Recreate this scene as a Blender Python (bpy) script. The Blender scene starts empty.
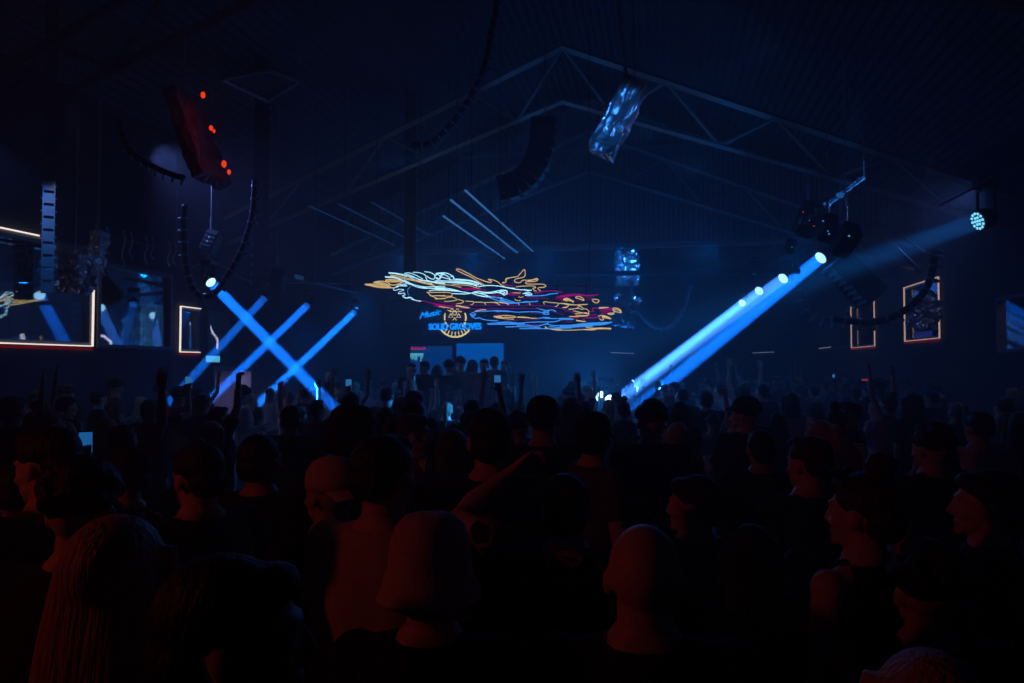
import bpy, bmesh, math, random
from mathutils import Vector, Matrix, noise, Euler
R = math.radians
rnd = random.Random(11)
S = bpy.context.scene
COL = S.collection

# ------------------------------------------------------------------ camera
F = 740.0
YAW, PITCH, CAMZ = R(11.3), R(1.9), 2.06
cam = bpy.data.objects.new('camera', bpy.data.cameras.new('camera'))
COL.objects.link(cam)
cam.location = (0, 0, CAMZ)
cam.rotation_euler = (math.pi/2 + PITCH, 0, YAW)
cam.data.sensor_width = 36
cam.data.lens = F/1024*36
cam.data.clip_end = 300
S.camera = cam
CM = Euler((math.pi/2 + PITCH, 0, YAW)).to_matrix()
EYE = Vector((0, 0, CAMZ))

def ray(u, v): return CM @ Vector(((u-512)/F, -(v-341.5)/F, -1))
def atY(u, v, Y):
    d = ray(u, v); return EYE + d*(Y/d.y)
def atX(u, v, X):
    d = ray(u, v); return EYE + d*(X/d.x)
def atD(u, v, D): return EYE + ray(u, v)*D

# ------------------------------------------------------------------ materials
MATS = {}
def nm(name):
    m = bpy.data.materials.new(name); m.use_nodes = True
    m.node_tree.nodes.clear(); MATS[name] = m
    return m, m.node_tree.nodes, m.node_tree.links
def surf(name, col, rough=.7, metal=0., noise_amt=.15, scale=20., bump=0., spec=.4):
    m, n, l = nm(name)
    o = n.new('ShaderNodeOutputMaterial'); b = n.new('ShaderNodeBsdfPrincipled')
    tc = n.new('ShaderNodeTexCoord'); tx = n.new('ShaderNodeTexNoise'); mx = n.new('ShaderNodeMixRGB')
    tx.inputs['Scale'].default_value = scale; tx.inputs['Detail'].default_value = 3
    if name.startswith('hair'):
        mp = n.new('ShaderNodeMapping'); mp.inputs['Scale'].default_value = (1, 1, .07); l.new(tc.outputs['Object'], mp.inputs[0]); l.new(mp.outputs[0], tx.inputs['Vector'])
    else: l.new(tc.outputs['Object'], tx.inputs['Vector'])
    mx.inputs[1].default_value = (*[c*(1-noise_amt) for c in col], 1)
    mx.inputs[2].default_value = (*[min(1, c*(1+noise_amt)) for c in col], 1)
    l.new(tx.outputs['Fac'], mx.inputs[0]); l.new(mx.outputs[0], b.inputs['Base Color'])
    b.inputs['Roughness'].default_value = rough; b.inputs['Metallic'].default_value = metal
    b.inputs['Specular IOR Level'].default_value = spec
    if bump:
        bp = n.new('ShaderNodeBump'); bp.inputs['Strength'].default_value = bump; bp.inputs['Distance'].default_value = .02
        l.new(tx.outputs['Fac'], bp.inputs['Height']); l.new(bp.outputs[0], b.inputs['Normal'])
    l.new(b.outputs[0], o.inputs[0]); return m
def glow(name, col, strength, sample=False):
    m, n, l = nm(name)
    o = n.new('ShaderNodeOutputMaterial'); e = n.new('ShaderNodeEmission')
    e.inputs[0].default_value = (*col, 1); e.inputs[1].default_value = strength
    l.new(e.outputs[0], o.inputs[0])
    m.cycles.emission_sampling = 'FRONT' if sample else 'NONE'
    return m
def lin(r, g, b):
    f = lambda c: (c/255/12.92) if c <= 10 else ((c/255+.055)/1.055)**2.4
    return (f(r), f(g), f(b))

surf('concrete', (.10, .10, .11), .85, scale=3)
surf('wall_paint', (.05, .052, .07), .8, scale=4)
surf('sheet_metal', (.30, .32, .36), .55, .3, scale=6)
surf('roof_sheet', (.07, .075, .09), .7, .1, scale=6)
surf('steel', (.34, .35, .37), .45, .25, scale=15)
surf('dark_steel', (.06, .06, .07), .5, .4, scale=15)
surf('black_plastic', (.02, .02, .022), .45, scale=30)
surf('galvanised', (.42, .44, .48), .4, .6, scale=25)
surf('foil', (.8, .82, .86), .24, .85, scale=12, bump=.8)
surf('dull_foil', (.42, .42, .45), .32, .7, scale=12, bump=.8)
surf('white_paint', (.62, .62, .64), .6, scale=8)
surf('frame_grey', (.18, .19, .22), .5, .3)
surf('board', (.06, .02, .05), .7)
surf('red_board', (.05, .008, .012), .6)
surf('stage_black', (.03, .03, .035), .7)
SKIN = [surf('skin_fair', (.62, .42, .33), .5, scale=60, noise_amt=.06), surf('skin_tan', (.48, .30, .21), .5, scale=60, noise_amt=.06),
        surf('skin_brown', (.25, .14, .09), .5, scale=60, noise_amt=.06)]
HAIRM = dict(black=surf('hair_black', (.012, .010, .010), .55, scale=90, bump=.6), brown=surf('hair_brown', (.05, .028, .016), .5, scale=90, bump=.6),
             blonde=surf('hair_blonde', (.42, .30, .15), .5, scale=90, bump=.6))
SHIRT = dict(black=surf('cloth_black', (.012, .012, .014), .9, scale=50), grey=surf('cloth_grey', (.10, .10, .11), .9, scale=50),
             white=surf('cloth_white', (.60, .60, .60), .9, scale=50), navy=surf('cloth_navy', (.015, .025, .07), .9, scale=50),
             red=surf('cloth_red', (.25, .02, .02), .9, scale=50), tan=surf('cloth_tan', (.52, .42, .32), .9, scale=50),
             green=surf('cloth_green', (.03, .06, .03), .9, scale=50))
surf('denim', (.03, .045, .09), .9, scale=60)
surf('shoe', (.03, .03, .03), .6)
surf('eye_white', (.7, .7, .7), .3)
surf('lips', (.35, .13, .11), .5)
surf('hat_cream', (.60, .50, .40), .9, scale=120, bump=.2)
surf('hat_black', (.015, .015, .017), .85, scale=80)
surf('lens_dark', (.01, .01, .012), .08, spec=.8)
surf('chain_gold', (.6, .4, .12), .3, 1.)
# patterned shirt
m, n, l = nm('cloth_pattern')
o = n.new('ShaderNodeOutputMaterial'); b = n.new('ShaderNodeBsdfPrincipled'); tc = n.new('ShaderNodeTexCoord'); vo = n.new('ShaderNodeTexVoronoi'); cr = n.new('ShaderNodeValToRGB')
vo.feature = 'DISTANCE_TO_EDGE'; vo.inputs['Scale'].default_value = 12
cr.color_ramp.elements[0].position = .05; cr.color_ramp.elements[0].color = (.30, .20, .16, 1); cr.color_ramp.elements[1].position = .10; cr.color_ramp.elements[1].color = (.015, .013, .015, 1)
l.new(tc.outputs['Object'], vo.inputs[0]); l.new(vo.outputs[0], cr.inputs[0]); l.new(cr.outputs[0], b.inputs['Base Color']); b.inputs['Roughness'].default_value = .9; l.new(b.outputs[0], o.inputs[0])
SHIRT['patterned'] = m

glow('neon_ice', lin(172, 232, 255), 1.5)
glow('neon_blue', lin(60, 150, 255), 1.15)
glow('neon_sign_blue', lin(0, 135, 255), 1.9)
glow('neon_tan', lin(228, 193, 132), 1.05)
glow('neon_cream', lin(225, 212, 155), 1.3)
glow('neon_magenta', lin(170, 0, 120), .9)
glow('neon_violet', lin(110, 15, 120), .8)
glow('neon_red', lin(220, 20, 50), 1.)
glow('led_white', lin(255, 238, 230), 1.25)
glow('led_white_dim', lin(225, 185, 170), .75)
glow('led_red_edge', lin(120, 12, 25), .6)
glow('led_pink', lin(235, 225, 255), 2.6)
glow('led_dash', lin(150, 160, 180), .55)
glow('tube_glow_blue', lin(60, 130, 215), .62)
glow('rail_glow_dim', lin(20, 60, 120), .45)
glow('lens_blue', lin(170, 230, 255), 2.2)
glow('lens_dim', lin(60, 160, 240), .9)
glow('lens_off', lin(20, 90, 190), .8)
glow('led_cell', lin(120, 215, 255), 1.4)
glow('led_cell_dim', lin(30, 90, 160), .7)
glow('screen_blue', lin(0, 76, 165), 1.15)
glow('screen_deep', lin(0, 52, 120), 1.)
glow('screen_cyan', lin(90, 190, 215), .9)
glow('screen_violet', lin(60, 70, 190), .9)
glow('sign_cyan', lin(90, 190, 240), 1.)
glow('sign_dim', lin(30, 70, 110), .6)
glow('red_lamp', lin(255, 60, 20), 1.0)
glow('red_lamp_soft', lin(200, 60, 80), .5)
glow('dot_green', lin(60, 200, 190), .8)
glow('dot_red', lin(220, 50, 70), .7)
glow('dot_blue', lin(70, 150, 230), .7)
glow('phone_screen', lin(25, 95, 160), .9)
glow('phone_bright', lin(45, 120, 185), .8)
glow('doorway_glow', lin(60, 55, 110), .6, True)
glow('blinder', lin(170, 235, 255), 6.)
# reflective glass
m, n, l = nm('glass')
o = n.new('ShaderNodeOutputMaterial'); t = n.new('ShaderNodeBsdfTransparent'); g = n.new('ShaderNodeBsdfGlossy'); mx = n.new('ShaderNodeMixShader')
t.inputs[0].default_value = (.8, .85, .9, 1); g.inputs[0].default_value = (.9, .95, 1, 1); g.inputs['Roughness'].default_value = .02; mx.inputs[0].default_value = .42
l.new(t.outputs[0], mx.inputs[1]); l.new(g.outputs[0], mx.inputs[2]); l.new(mx.outputs[0], o.inputs[0])
M = MATS

# ------------------------------------------------------------------ mesh helpers
def mesh_obj(name, bm, mat=None, parent=None, smooth=False, mats=None):
    me = bpy.data.meshes.new(name); bmesh.ops.recalc_face_normals(bm, faces=bm.faces); bm.to_mesh(me); bm.free()
    for mm in (mats or [mat]): me.materials.append(MATS[mm] if isinstance(mm, str) else mm)
    if smooth:
        for p in me.polygons: p.use_smooth = True
    o = bpy.data.objects.new(name, me); COL.objects.link(o)
    if parent: o.parent = parent
    return o
def box(bm, c, s, rot=None, mi=0):
    r = bmesh.ops.create_cube(bm, size=1)
    mt = Matrix.Translation(c) @ (rot.to_4x4() if rot else Matrix()) @ Matrix.Diagonal((*s, 1))
    bmesh.ops.transform(bm, matrix=mt, verts=r['verts'])
    for v in r['verts']:
        for f in v.link_faces: f.material_index = mi
    return r['verts']
def bbox(bm, lo, hi): return box(bm, [(a+b)/2 for a, b in zip(lo, hi)], [b-a for a, b in zip(lo, hi)])
def frame_of(d):
    d = d.normalized(); up = Vector((0, 0, 1)) if abs(d.z) < .95 else Vector((0, 1, 0))
    a = d.cross(up).normalized(); return a, d.cross(a).normalized()
def tube(bm, pts, rad, n=8, flat=1.):
    pts = [Vector(p) for p in pts]; rings = []
    if not hasattr(rad, '__len__'): rad = [rad]*len(pts)
    a = None
    for i, p in enumerate(pts):
        d = (pts[min(i+1, len(pts)-1)] - pts[max(i-1, 0)])
        if d.length < 1e-9: d = Vector((0, 0, 1))
        d.normalize()
        if a is None: a, b = frame_of(d)
        else:
            a = (a - d*a.dot(d))
            if a.length < 1e-6: a, b = frame_of(d)
            a.normalize(); b = d.cross(a)
        rings.append([bm.verts.new(p + a*math.cos(k*2*math.pi/n)*rad[i] + b*math.sin(k*2*math.pi/n)*rad[i]*flat) for k in range(n)])
    skin(bm, rings)
def skin(bm, rings):
    n = len(rings[0])
    for r0, r1 in zip(rings, rings[1:]):
        for k in range(n): bm.faces.new((r0[k], r0[(k+1) % n], r1[(k+1) % n], r1[k]))
    bm.faces.new(rings[0][::-1]); bm.faces.new(rings[-1])
def zloft(bm, rows, n=24, M4=None):
    rings = []
    for z, rx, ry, yo in rows:
        ring = []
        for k in range(n):
            t = k*2*math.pi/n; c, s = math.cos(t), math.sin(t)
            c = math.copysign(abs(c)**.85, c); s = math.copysign(abs(s)**.85, s)
            p = Vector((rx*c, ry*s+yo, z)); ring.append(bm.verts.new(M4 @ p if M4 else p))
        rings.append(ring)
    skin(bm, rings)
def ell(bm, c, r, M4=None, rot=None, seg=20):
    q = bmesh.ops.create_uvsphere(bm, u_segments=seg, v_segments=seg//2+2, radius=1)
    mt = Matrix.Translation(c) @ (rot.to_4x4() if rot else Matrix()) @ Matrix.Diagonal((*r, 1))
    if M4: mt = M4 @ mt
    bmesh.ops.transform(bm, matrix=mt, verts=q['verts'])
def revolve(bm, prof, n=32, M4=None):
    rings = [[(M4 or Matrix()) @ Vector((r*math.cos(k*2*math.pi/n), r*math.sin(k*2*math.pi/n), z)) for k in range(n)] for r, z in prof]
    skin(bm, [[bm.verts.new(p) for p in ring] for ring in rings])
def smooth_path(pts, m=6):
    pts = [Vector(p) for p in pts]; out = []
    for i in range(len(pts)-1):
        p0, p1, p2, p3 = pts[max(i-1, 0)], pts[i], pts[i+1], pts[min(i+2, len(pts)-1)]
        for k in range(m):
            t = k/m
            out.append(.5*((2*p1)+(p2-p0)*t+(2*p0-5*p1+4*p2-p3)*t*t+(3*p1-p0-3*p2+p3)*t**3))
    return out + [pts[-1]]
def empty(name, loc, label=None, cat=None, group=None, kind=None, rot=None):
    o = bpy.data.objects.new(name, None); COL.objects.link(o); o.location = loc; o.empty_display_size = .1
    if rot is not None: o.rotation_euler = rot
    return tag(o, label, cat, group, kind)
def tag(o, label=None, cat=None, group=None, kind=None):
    if label: o['label'] = label
    if cat: o['category'] = cat
    if group: o['group'] = group
    if kind: o['kind'] = kind
    return o
def rotTo(d, up=Vector((0, 0, 1))):
    """rotation whose -Z looks along d"""
    return Vector(d).to_track_quat('-Z', 'Y').to_matrix()
def area_light(name, loc, d, size, power, col, spread=180., parent=None):
    L = bpy.data.lights.new(name, 'AREA'); L.shape = 'DISK'; L.size = size; L.energy = power; L.color = col; L.spread = R(spread)
    o = bpy.data.objects.new(name, L); COL.objects.link(o); o.location = loc; o.rotation_euler = rotTo(d).to_euler()
    return o
def spot_light(name, loc, d, ang, power, col, blend=.5, r=.05):
    L = bpy.data.lights.new(name, 'SPOT'); L.spot_size = R(ang); L.spot_blend = blend; L.energy = power; L.color = col; L.shadow_soft_size = r
    o = bpy.data.objects.new(name, L); COL.objects.link(o); o.location = loc; o.rotation_euler = rotTo(d).to_euler()
    return o
def point_light(name, loc, power, col, r=.2):
    L = bpy.data.lights.new(name, 'POINT'); L.energy = power; L.color = col; L.shadow_soft_size = r
    o = bpy.data.objects.new(name, L); COL.objects.link(o); o.location = loc
    return o

# ------------------------------------------------------------------ setting
XL, XR, YB, YF, BULK = -9., 6., 33., -4., 20.
RIDX, RIDZ, SL = -1.8, 9.4, .42
def roofz(x): return RIDZ - SL*abs(x-RIDX)
def structure(name, bm, mat, **k): return tag(mesh_obj(name, bm, mat, **k), kind='structure')

bm = bmesh.new(); bbox(bm, (XL-4.5, YF, -.2), (XR+3, YB+.3, 0)); structure('floor', bm, 'concrete')
# corrugated roof, real ribs running from front to back
bm = bmesh.new(); N = 380; ring = []
for i in range(N+1):
    x = XL-.2 + (XR-XL+.4)*i/N; z = roofz(x) + .025*math.sin(i*math.pi/2)
    ring.append((bm.verts.new((x, YF, z)), bm.verts.new((x, YB+.2, z)), bm.verts.new((x, YB+.2, z+.12)), bm.verts.new((x, YF, z+.12))))
for a, b_ in zip(ring, ring[1:]):
    for k in range(4): bm.faces.new((a[k], a[(k+1) % 4], b_[(k+1) % 4], b_[k]))
bm.faces.new(ring[0]); bm.faces.new(ring[-1][::-1])
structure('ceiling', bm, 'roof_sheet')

def wall_with_openings(name, X0, X1, y0, y1, ztop, ops, mat):
    bm = bmesh.new(); cur = y0
    for (a, b_, lo, hi) in sorted(ops):
        if a > cur: bbox(bm, (X0, cur, 0), (X1, a, ztop))
        if lo > 0: bbox(bm, (X0, a, 0), (X1, b_, lo))
        bbox(bm, (X0, a, hi), (X1, b_, ztop)); cur = b_
    bbox(bm, (X0, cur, 0), (X1, y1, ztop))
    return structure(name, bm, mat)
def yL(u): return atX(u, 350, XL).y
def yR(u): return atX(u, 350, XR).y
LW = [(7.4, yL(90), 2.38, 3.98), (yL(96), yL(171), 2.36, 3.78), (yL(178), yL(198), 2.33, 3.2), (yL(207), yL(228), 2.35, 3.18)]
DOORL = (yL(212), yL(251), 0, 2.02)
# the door sits under window 4, so the left wall is cut as two bands
bm = bmesh.new()
def band(bm, X0, X1, y0, y1, z0, z1, ops):
    cur = y0
    for (a, b_, lo, hi) in sorted(ops):
        if a > cur: bbox(bm, (X0, cur, z0), (X1, a, z1))
        if lo > z0: bbox(bm, (X0, a, z0), (X1, b_, lo))
        if hi < z1: bbox(bm, (X0, a, hi), (X1, b_, z1))
        cur = b_
    bbox(bm, (X0, cur, z0), (X1, y1, z1))
band(bm, XL-.18, XL, YF, YB, 0, 2.2, [DOORL]); band(bm, XL-.18, XL, YF, YB, 2.2, 6.5, LW)
structure('wall_left', bm, 'wall_paint')
RW = [(14.0-2.6, yR(998), 2.3, 3.3), (yR(942), yR(907), 2.67, 4.0), (yR(876.5), yR(853), 2.63, 3.94), (yR(851), yR(838), 2.66, 3.88)]
bm = bmesh.new(); band(bm, XR, XR+.18, YF, YB, 0, 6.3, RW); structure('wall_right', bm, 'wall_paint')
bm = bmesh.new(); bbox(bm, (XL-.2, YB, 0), (XR+.2, YB+.2, 9.6)); structure('wall_back', bm, 'wall_paint')
bm = bmesh.new(); bbox(bm, (XL-.2, YF-.2, 0), (XR+.2, YF, 9.6)); structure('wall_front', bm, 'wall_paint')
# bulkhead over the stage end: vertical corrugated sheet
bm = bmesh.new(); n = 700; rings = []
for i in range(n+1):
    x = XL + .02 + (XR-XL-.04)*i/n; y = BULK + .03*math.sin(i*math.pi/3); zt = roofz(x)-.05
    rings.append((bm.verts.new((x, y, 5.32)), bm.verts.new((x, y, zt)), bm.verts.new((x, y+.1, zt)), bm.verts.new((x, y+.1, 5.32))))
for a, b_ in zip(rings, rings[1:]):
    for k in range(4): bm.faces.new((a[k], b_[k], b_[(k+1) % 4], a[(k+1) % 4]))
bm.faces.new(rings[0]); bm.faces.new(rings[-1][::-1])
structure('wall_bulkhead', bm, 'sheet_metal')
bm = bmesh.new(); bbox(bm, (XL+.02, BULK-.14, 5.2), (XR-.02, BULK-.04, 5.34)); structure('trim_1', bm, 'steel')
bm = bmesh.new(); bbox(bm, (XL+2.2, BULK-.14, 7.86), (XR-2.4, BULK-.04, 7.95)); structure('trim_2', bm, 'steel')

# side rooms behind the glass
def side_room(X0, X1, y0, y1, z0, z1, nm_, mat='wall_paint'):
    bm = bmesh.new(); t = .1
    bbox(bm, (min(X0, X1)-t, y0-t, z0-t), (max(X0, X1), y1+t, z0)); bbox(bm, (min(X0, X1)-t, y0-t, z1), (max(X0, X1), y1+t, z1+t))
    bbox(bm, (X1-t, y0-t, z0-t), (X1, y1+t, z1+t)) if X1 < X0 else bbox(bm, (X1, y0-t, z0-t), (X1+t, y1+t, z1+t))
    bbox(bm, (min(X0, X1), y0-t, z0), (max(X0, X1), y0, z1)); bbox(bm, (min(X0, X1), y1, z0), (max(X0, X1), y1+t, z1))
    return structure(nm_, bm, mat)
side_room(XL-.2, XL-3.4, 6.6, 16.4, 2.25, 4.4, 'wall_side_room_left')
side_room(XR+.2, XR+2.4, 10.6, 28, 2.25, 4.4, 'wall_side_room_right')
side_room(XL-.2, XL-2., DOORL[0]-.5, DOORL[1]+.6, 0, 2.1, 'wall_passage')

TILT = 1.3                                                  # the left panes lean back a little
def window(idx, X, y0, y1, z0, z1, side, led=None, edges=''):
    """side +1: room lies on +X of the pane"""
    w = empty(f'window_{idx}', (X, (y0+y1)/2, z0), kind='structure')
    Li = Matrix.Translation(w.location).inverted()
    def part(nm_, bm, mt):
        bmesh.ops.transform(bm, matrix=Li, verts=bm.verts); return mesh_obj(nm_, bm, mt, w)
    fw = .06
    bm = bmesh.new(); a, b_ = X-.09*side, X+.03*side
    lo, hi = min(a, b_), max(a, b_)
    bbox(bm, (lo, y0, z0), (hi, y1, z0+fw)); bbox(bm, (lo, y0, z1-fw), (hi, y1, z1)); bbox(bm, (lo, y0, z0+fw), (hi, y0+fw, z1-fw)); bbox(bm, (lo, y1-fw, z0+fw), (hi, y1, z1-fw))
    part('window_frame', bm, 'frame_grey')
    bm = bmesh.new(); bbox(bm, (X-.05*side-.006, y0+fw*.9, z0+fw*.9), (X-.05*side+.006, y1-fw*.9, z1-fw*.9)); bmesh.ops.rotate(bm, cent=(X-.05*side, (y0+y1)/2, (z0+z1)/2), matrix=Matrix.Rotation(R(-TILT), 3, 'Y'), verts=bm.verts) if side > 0 else None
    part('pane', bm, 'glass')
    if led:
        k = .017
        xa = X+.045*side
        ed = {'b': ((y0, z0), (y1, z0)), 't': ((y0, z1), (y1, z1)), 'n': ((y0, z0), (y0, z1)), 'f': ((y1, z0), (y1, z1))}
        for e in edges:
            (ya, za), (yb, zb) = ed[e]
            if e == 't' and idx == 1: yb = yL(47)                # the corner beyond the hanging column is dark
            bm = bmesh.new(); box(bm, (xa, (ya+yb)/2, (za+zb)/2), (.03, max(abs(yb-ya), k)+k*0, max(abs(zb-za), k)))
            part('light_strip', bm, led)
        bm = bmesh.new(); box(bm, (xa-.005, (y0+y1)/2, z0-.045), (.02, y1-y0, .035)); part('red_underglow_strip', bm, 'led_red_edge')
    return w
window(1, XL, *LW[0], 1, 'led_white', 'btf')
window(2, XL, *LW[1], 1)
window(3, XL, *LW[2], 1, 'led_white', 'btn')
window(4, XL, *LW[3], 1)
window(5, XR, *RW[2], -1, 'led_white_dim', 'bnf')
window(6, XR, *RW[1], -1, 'led_white_dim', 'btnf')
window(7, XR, *RW[0], -1)
window(8, XR, *RW[3], -1)
# window contents on the left: pale corrugated sheet leaning behind the tall pane, lightning-shaped lamp
bm = bmesh.new(); rings = []
ya, yb = 12.9, 15.1
for i in range(121):
    y = ya + (yb-ya)*i/120; x = XL-1.9 + .02*math.sin(i*math.pi/3)
    rings.append((bm.verts.new((x, y, 2.27)), bm.verts.new((x, y, 3.42)), bm.verts.new((x-.03, y, 3.42)), bm.verts.new((x-.03, y, 2.27))))
for a, b_ in zip(rings, rings[1:]):
    for k in range(4): bm.faces.new((a[k], b_[k], b_[(k+1) % 4], a[(k+1) % 4]))
bm.faces.new(rings[0]); bm.faces.new(rings[-1][::-1])
tag(mesh_obj('corrugated_panel', bm, 'sheet_metal'), 'pale corrugated metal sheet standing behind the tall dark glass pane', 'panel')
spot_light('side_room_fill', (XL-.75, 12.2, 2.75), (-.85, 1.9, .02), 42, 230, (.12, .50, 1), .6, .08)  # added fill, no fixture, to brighten the corrugated sheet
bm = bmesh.new(); bbox(bm, (XL-1.8, 13.35, 2.27), (XL-1.68, 13.62, 4.38)); tag(mesh_obj('side_room_post', bm, 'dark_steel'), 'dark post in front of the pale corrugated sheet behind the tall glass pane', 'post')
def zigzag(name, pts, X, label):
    bm = bmesh.new(); tube(bm, [Vector((X, p.y, p.z)) for p in pts], .022, 8)
    return tag(mesh_obj(name, bm, 'led_pink', smooth=True), label, 'light')
zigzag('zigzag_light', [atX(*p, XL-.35) for p in ((207, 320), (213, 333), (217.5, 339), (217.5, 349))], XL-.35, 'white zigzag light behind the fourth glass pane near the exit sign')
zigzag('zigzag_light', [atX(*p, XL-.35) for p in ((96, 335), (104, 336), (111, 342), (111, 347.5))], XL-.35, 'bent white light low behind the tall glass pane, beside the neon edged window')
bm = bmesh.new(); tube(bm, [atX(22, 334, XL-.3), atX(24, 343, XL-.3)], .03, 8); tag(mesh_obj('stick_light', bm, 'led_white', smooth=True), 'short white stick light standing inside the big neon edged window', 'light')
# door on the left
d = empty('door_1', (XL, (DOORL[0]+DOORL[1])/2, 0), kind='structure')
bm = bmesh.new(); h = (DOORL[1]-DOORL[0])/2
bbox(bm, (-.2, -h, 1.96), (.04, h, 2.06)); bbox(bm, (-.2, -h, 0), (.04, -h+.06, 1.96)); bbox(bm, (-.2, h-.06, 0), (.04, h, 1.96)); mesh_obj('door_frame', bm, 'frame_grey', d)
bm = bmesh.new(); bbox(bm, (-.12, -h+.12, .7), (-.06, -h+.2, 1.9)); mesh_obj('light_strip', bm, 'led_pink', d)
area_light('passage_lamp', (XL-.9, (DOORL[0]+DOORL[1])/2, 2.05), (0, 0, -1), .5, 40, (.5, .4, 1))
def exit_sign(p, w, h_, mat, label):
    s = empty('exit_sign', p, label, 'sign')
    bm = bmesh.new(); box(bm, (0, 0, 0), (.06, w, h_)); mesh_obj('housing', bm, 'frame_grey', s)
    bm = bmesh.new(); box(bm, (.035, 0, 0), (.012, w*.92, h_*.84)); mesh_obj('lit_face', bm, mat, s)
    return s
exit_sign(atX(211.5, 359, XL+.05), .5, .15, 'sign_cyan', 'bright cyan lit sign box on the wall above the left doorway')
exit_sign(atX(298, 278, XL+.05), .5, .16, 'sign_dim', 'dim pale sign box high on the left wall above the crossed beams')
# right side window contents
bm = bmesh.new(); pa, pb = atX(912, 333, XR+.4), atX(930, 340, XR+.4)
bbox(bm, (pa.x, min(pa.y, pb.y), pb.z), (pa.x+.05, max(pa.y, pb.y), pa.z))
s = mesh_obj('lit_screen', bm, 'screen_violet'); tag(s, 'small blue lit screen low inside the right neon window', 'screen')
bm = bmesh.new(); bbox(bm, (pa.x-.02, min(pa.y, pb.y), pb.z-.02), (pa.x, max(pa.y, pb.y), pb.z+.05)); mesh_obj('lower_bar', bm, 'screen_cyan', s)
area_light('side_room_fill_right', (XR+1.2, 13.5, 4.3), (0, 0, -1), .6, 14, (.75, .65, 1))  # added fill without a fixture, brightens the room behind the right panes

# ------------------------------------------------------------------ roof trusses
def truss(Y, label):
    t = empty('roof_truss', (RIDX, Y, 0), label, 'truss', 'roof trusses')
    dz = 1.05
    top = lambda x: RIDZ - 1.2 - .42*abs(x-RIDX); bot = lambda x: RIDZ - 2.25 - .355*abs(x-RIDX)
    def bar(nm_, a, b_, w):
        bm = bmesh.new(); a, b_ = Vector(a)-Vector((RIDX, Y, 0)), Vector(b_)-Vector((RIDX, Y, 0)); tube(bm, [a, b_], w, 4); mesh_obj(nm_, bm, 'steel', t)
    for sx, xe in ((-1, XL+.02), (1, XR-.02)):
        bar('top_chord', (RIDX, Y, top(RIDX)), (xe, Y, top(xe)), .07)
        bar('bottom_chord', (RIDX, Y, bot(RIDX)), (xe, Y, bot(xe)), .055)
        L = abs(xe-RIDX); k = 0; x = RIDX; stp = L/4
        for i in range(4):
            xa, xb = RIDX+sx*stp*i, RIDX+sx*stp*(i+.5); xc = RIDX+sx*stp*(i+1)
            bar('web', (xa, Y, top(xa)), (xb, Y, bot(xb)), .035)
            if i < 3: bar('web', (xb, Y, bot(xb)), (xc, Y, top(xc)), .035)
for Y, lb in ((7.5, 'dark steel roof truss nearest overhead'), (14, 'blue rimmed steel roof truss above the foil tube'), (19.2, 'steel roof truss close in front of the corrugated bulkhead')): truss(Y, lb)

# ------------------------------------------------------------------ moving head lights and beams
BEAM = (.004, .165, 1.); PALE = (.045, .235, 1.)
def moving_head(p, target, label, r=.14, lens='lens_blue', group='moving head lights', hang=None, power=0, spread=2.0, size=None, col=BEAM):
    p, target = Vector(p), Vector(target); d = (target-p).normalized()
    root = empty('moving_head_light', p, label, 'stage light', group)
    q = rotTo(d).to_4x4()                                  # -Z = beam
    hd = bmesh.new(); revolve(hd, [(r*.55, r*2.2), (r*.95, r*1.7), (r*1.12, .03), (r*1.12, .0), (r*.98, -.0), (r*.98, .025), (r*.3, .03)], 24, q)
    head = mesh_obj('lamp_head', hd, 'black_plastic', root, True)
    ln = bmesh.new(); revolve(ln, [(r*.96, .012), (r*.9, -.004), (r*.5, -.016), (r*.05, -.02)], 24, q); mesh_obj('lens', ln, lens, head, True)
    c = -d*r*1.0; side = d.cross(Vector((0, 0, 1))).normalized()
    yk = bmesh.new()
    for s in (-1, 1):
        a = c+side*s*r*1.25; b_ = a+Vector((0, 0, r*2.6)); tube(yk, [a, b_], r*.18, 6)
    tube(yk, [c+side*-r*1.25+Vector((0, 0, r*2.6)), c+side*r*1.25+Vector((0, 0, r*2.6))], r*.2, 6); mesh_obj('yoke', yk, 'black_plastic', root)
    bs = bmesh.new(); box(bs, c+Vector((0, 0, r*3.1)), (r*2.2, r*2.2, r*.9)); bmesh.ops.bevel(bs, geom=bs.edges[:], offset=r*.15, segments=2, affect='EDGES'); mesh_obj('base', bs, 'black_plastic', root)
    cl = bmesh.new(); tube(cl, [c+Vector((0, 0, r*3.4)), c+Vector((0, 0, r*4.6))], r*.15, 6); mesh_obj('clamp', cl, 'steel', root)
    if power: area_light('beam', p+d*.04, d, size or r*1.9, power, col, spread)
    return root
PW = 88
A = atY(820.5, 258, 23.9); B = atY(783, 278.5, 26.1); C = atY(759, 291, 28.7); D = atY(742, 303, 31)
def tgt(u, v, dep): return atD(u, v, dep)
moving_head(A, tgt(634, 410, 20.2), 'stage light with the longest beam, highest of the right row', .20, power=PW*3., spread=1.2)
moving_head(B, tgt(612, 405, 21.5), 'second stage light of the right row, beam beside the longest one', .19, power=PW*2.4, spread=1.2, col=PALE)
moving_head(C, tgt(616, 401, 22.5), 'third stage light of the right row, lens halfway down the beam', .17, power=PW*1.6, spread=1.2, col=PALE)
moving_head(D, tgt(620, 397, 24), 'lowest and farthest stage light of the right row', .15, power=PW*1.4, spread=1.2, col=PALE)
E_ = atY(211, 282.5, 9.6)
moving_head(E_, tgt(330, 404, 9.6), 'stage light hanging inside the left loop of ribbed cable chain', .078, power=PW*.75, spread=1.2)
F_, G_, H_ = [atX(u, v, -7.6) for u, v in ((354, 312.5), (307, 305.5), (264, 298.5))]
moving_head(F_, tgt(262, 400, 15.5), 'rightmost of the three stage lights beaming down left', .085, 'lens_off', power=PW*.85, spread=1.2)
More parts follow.
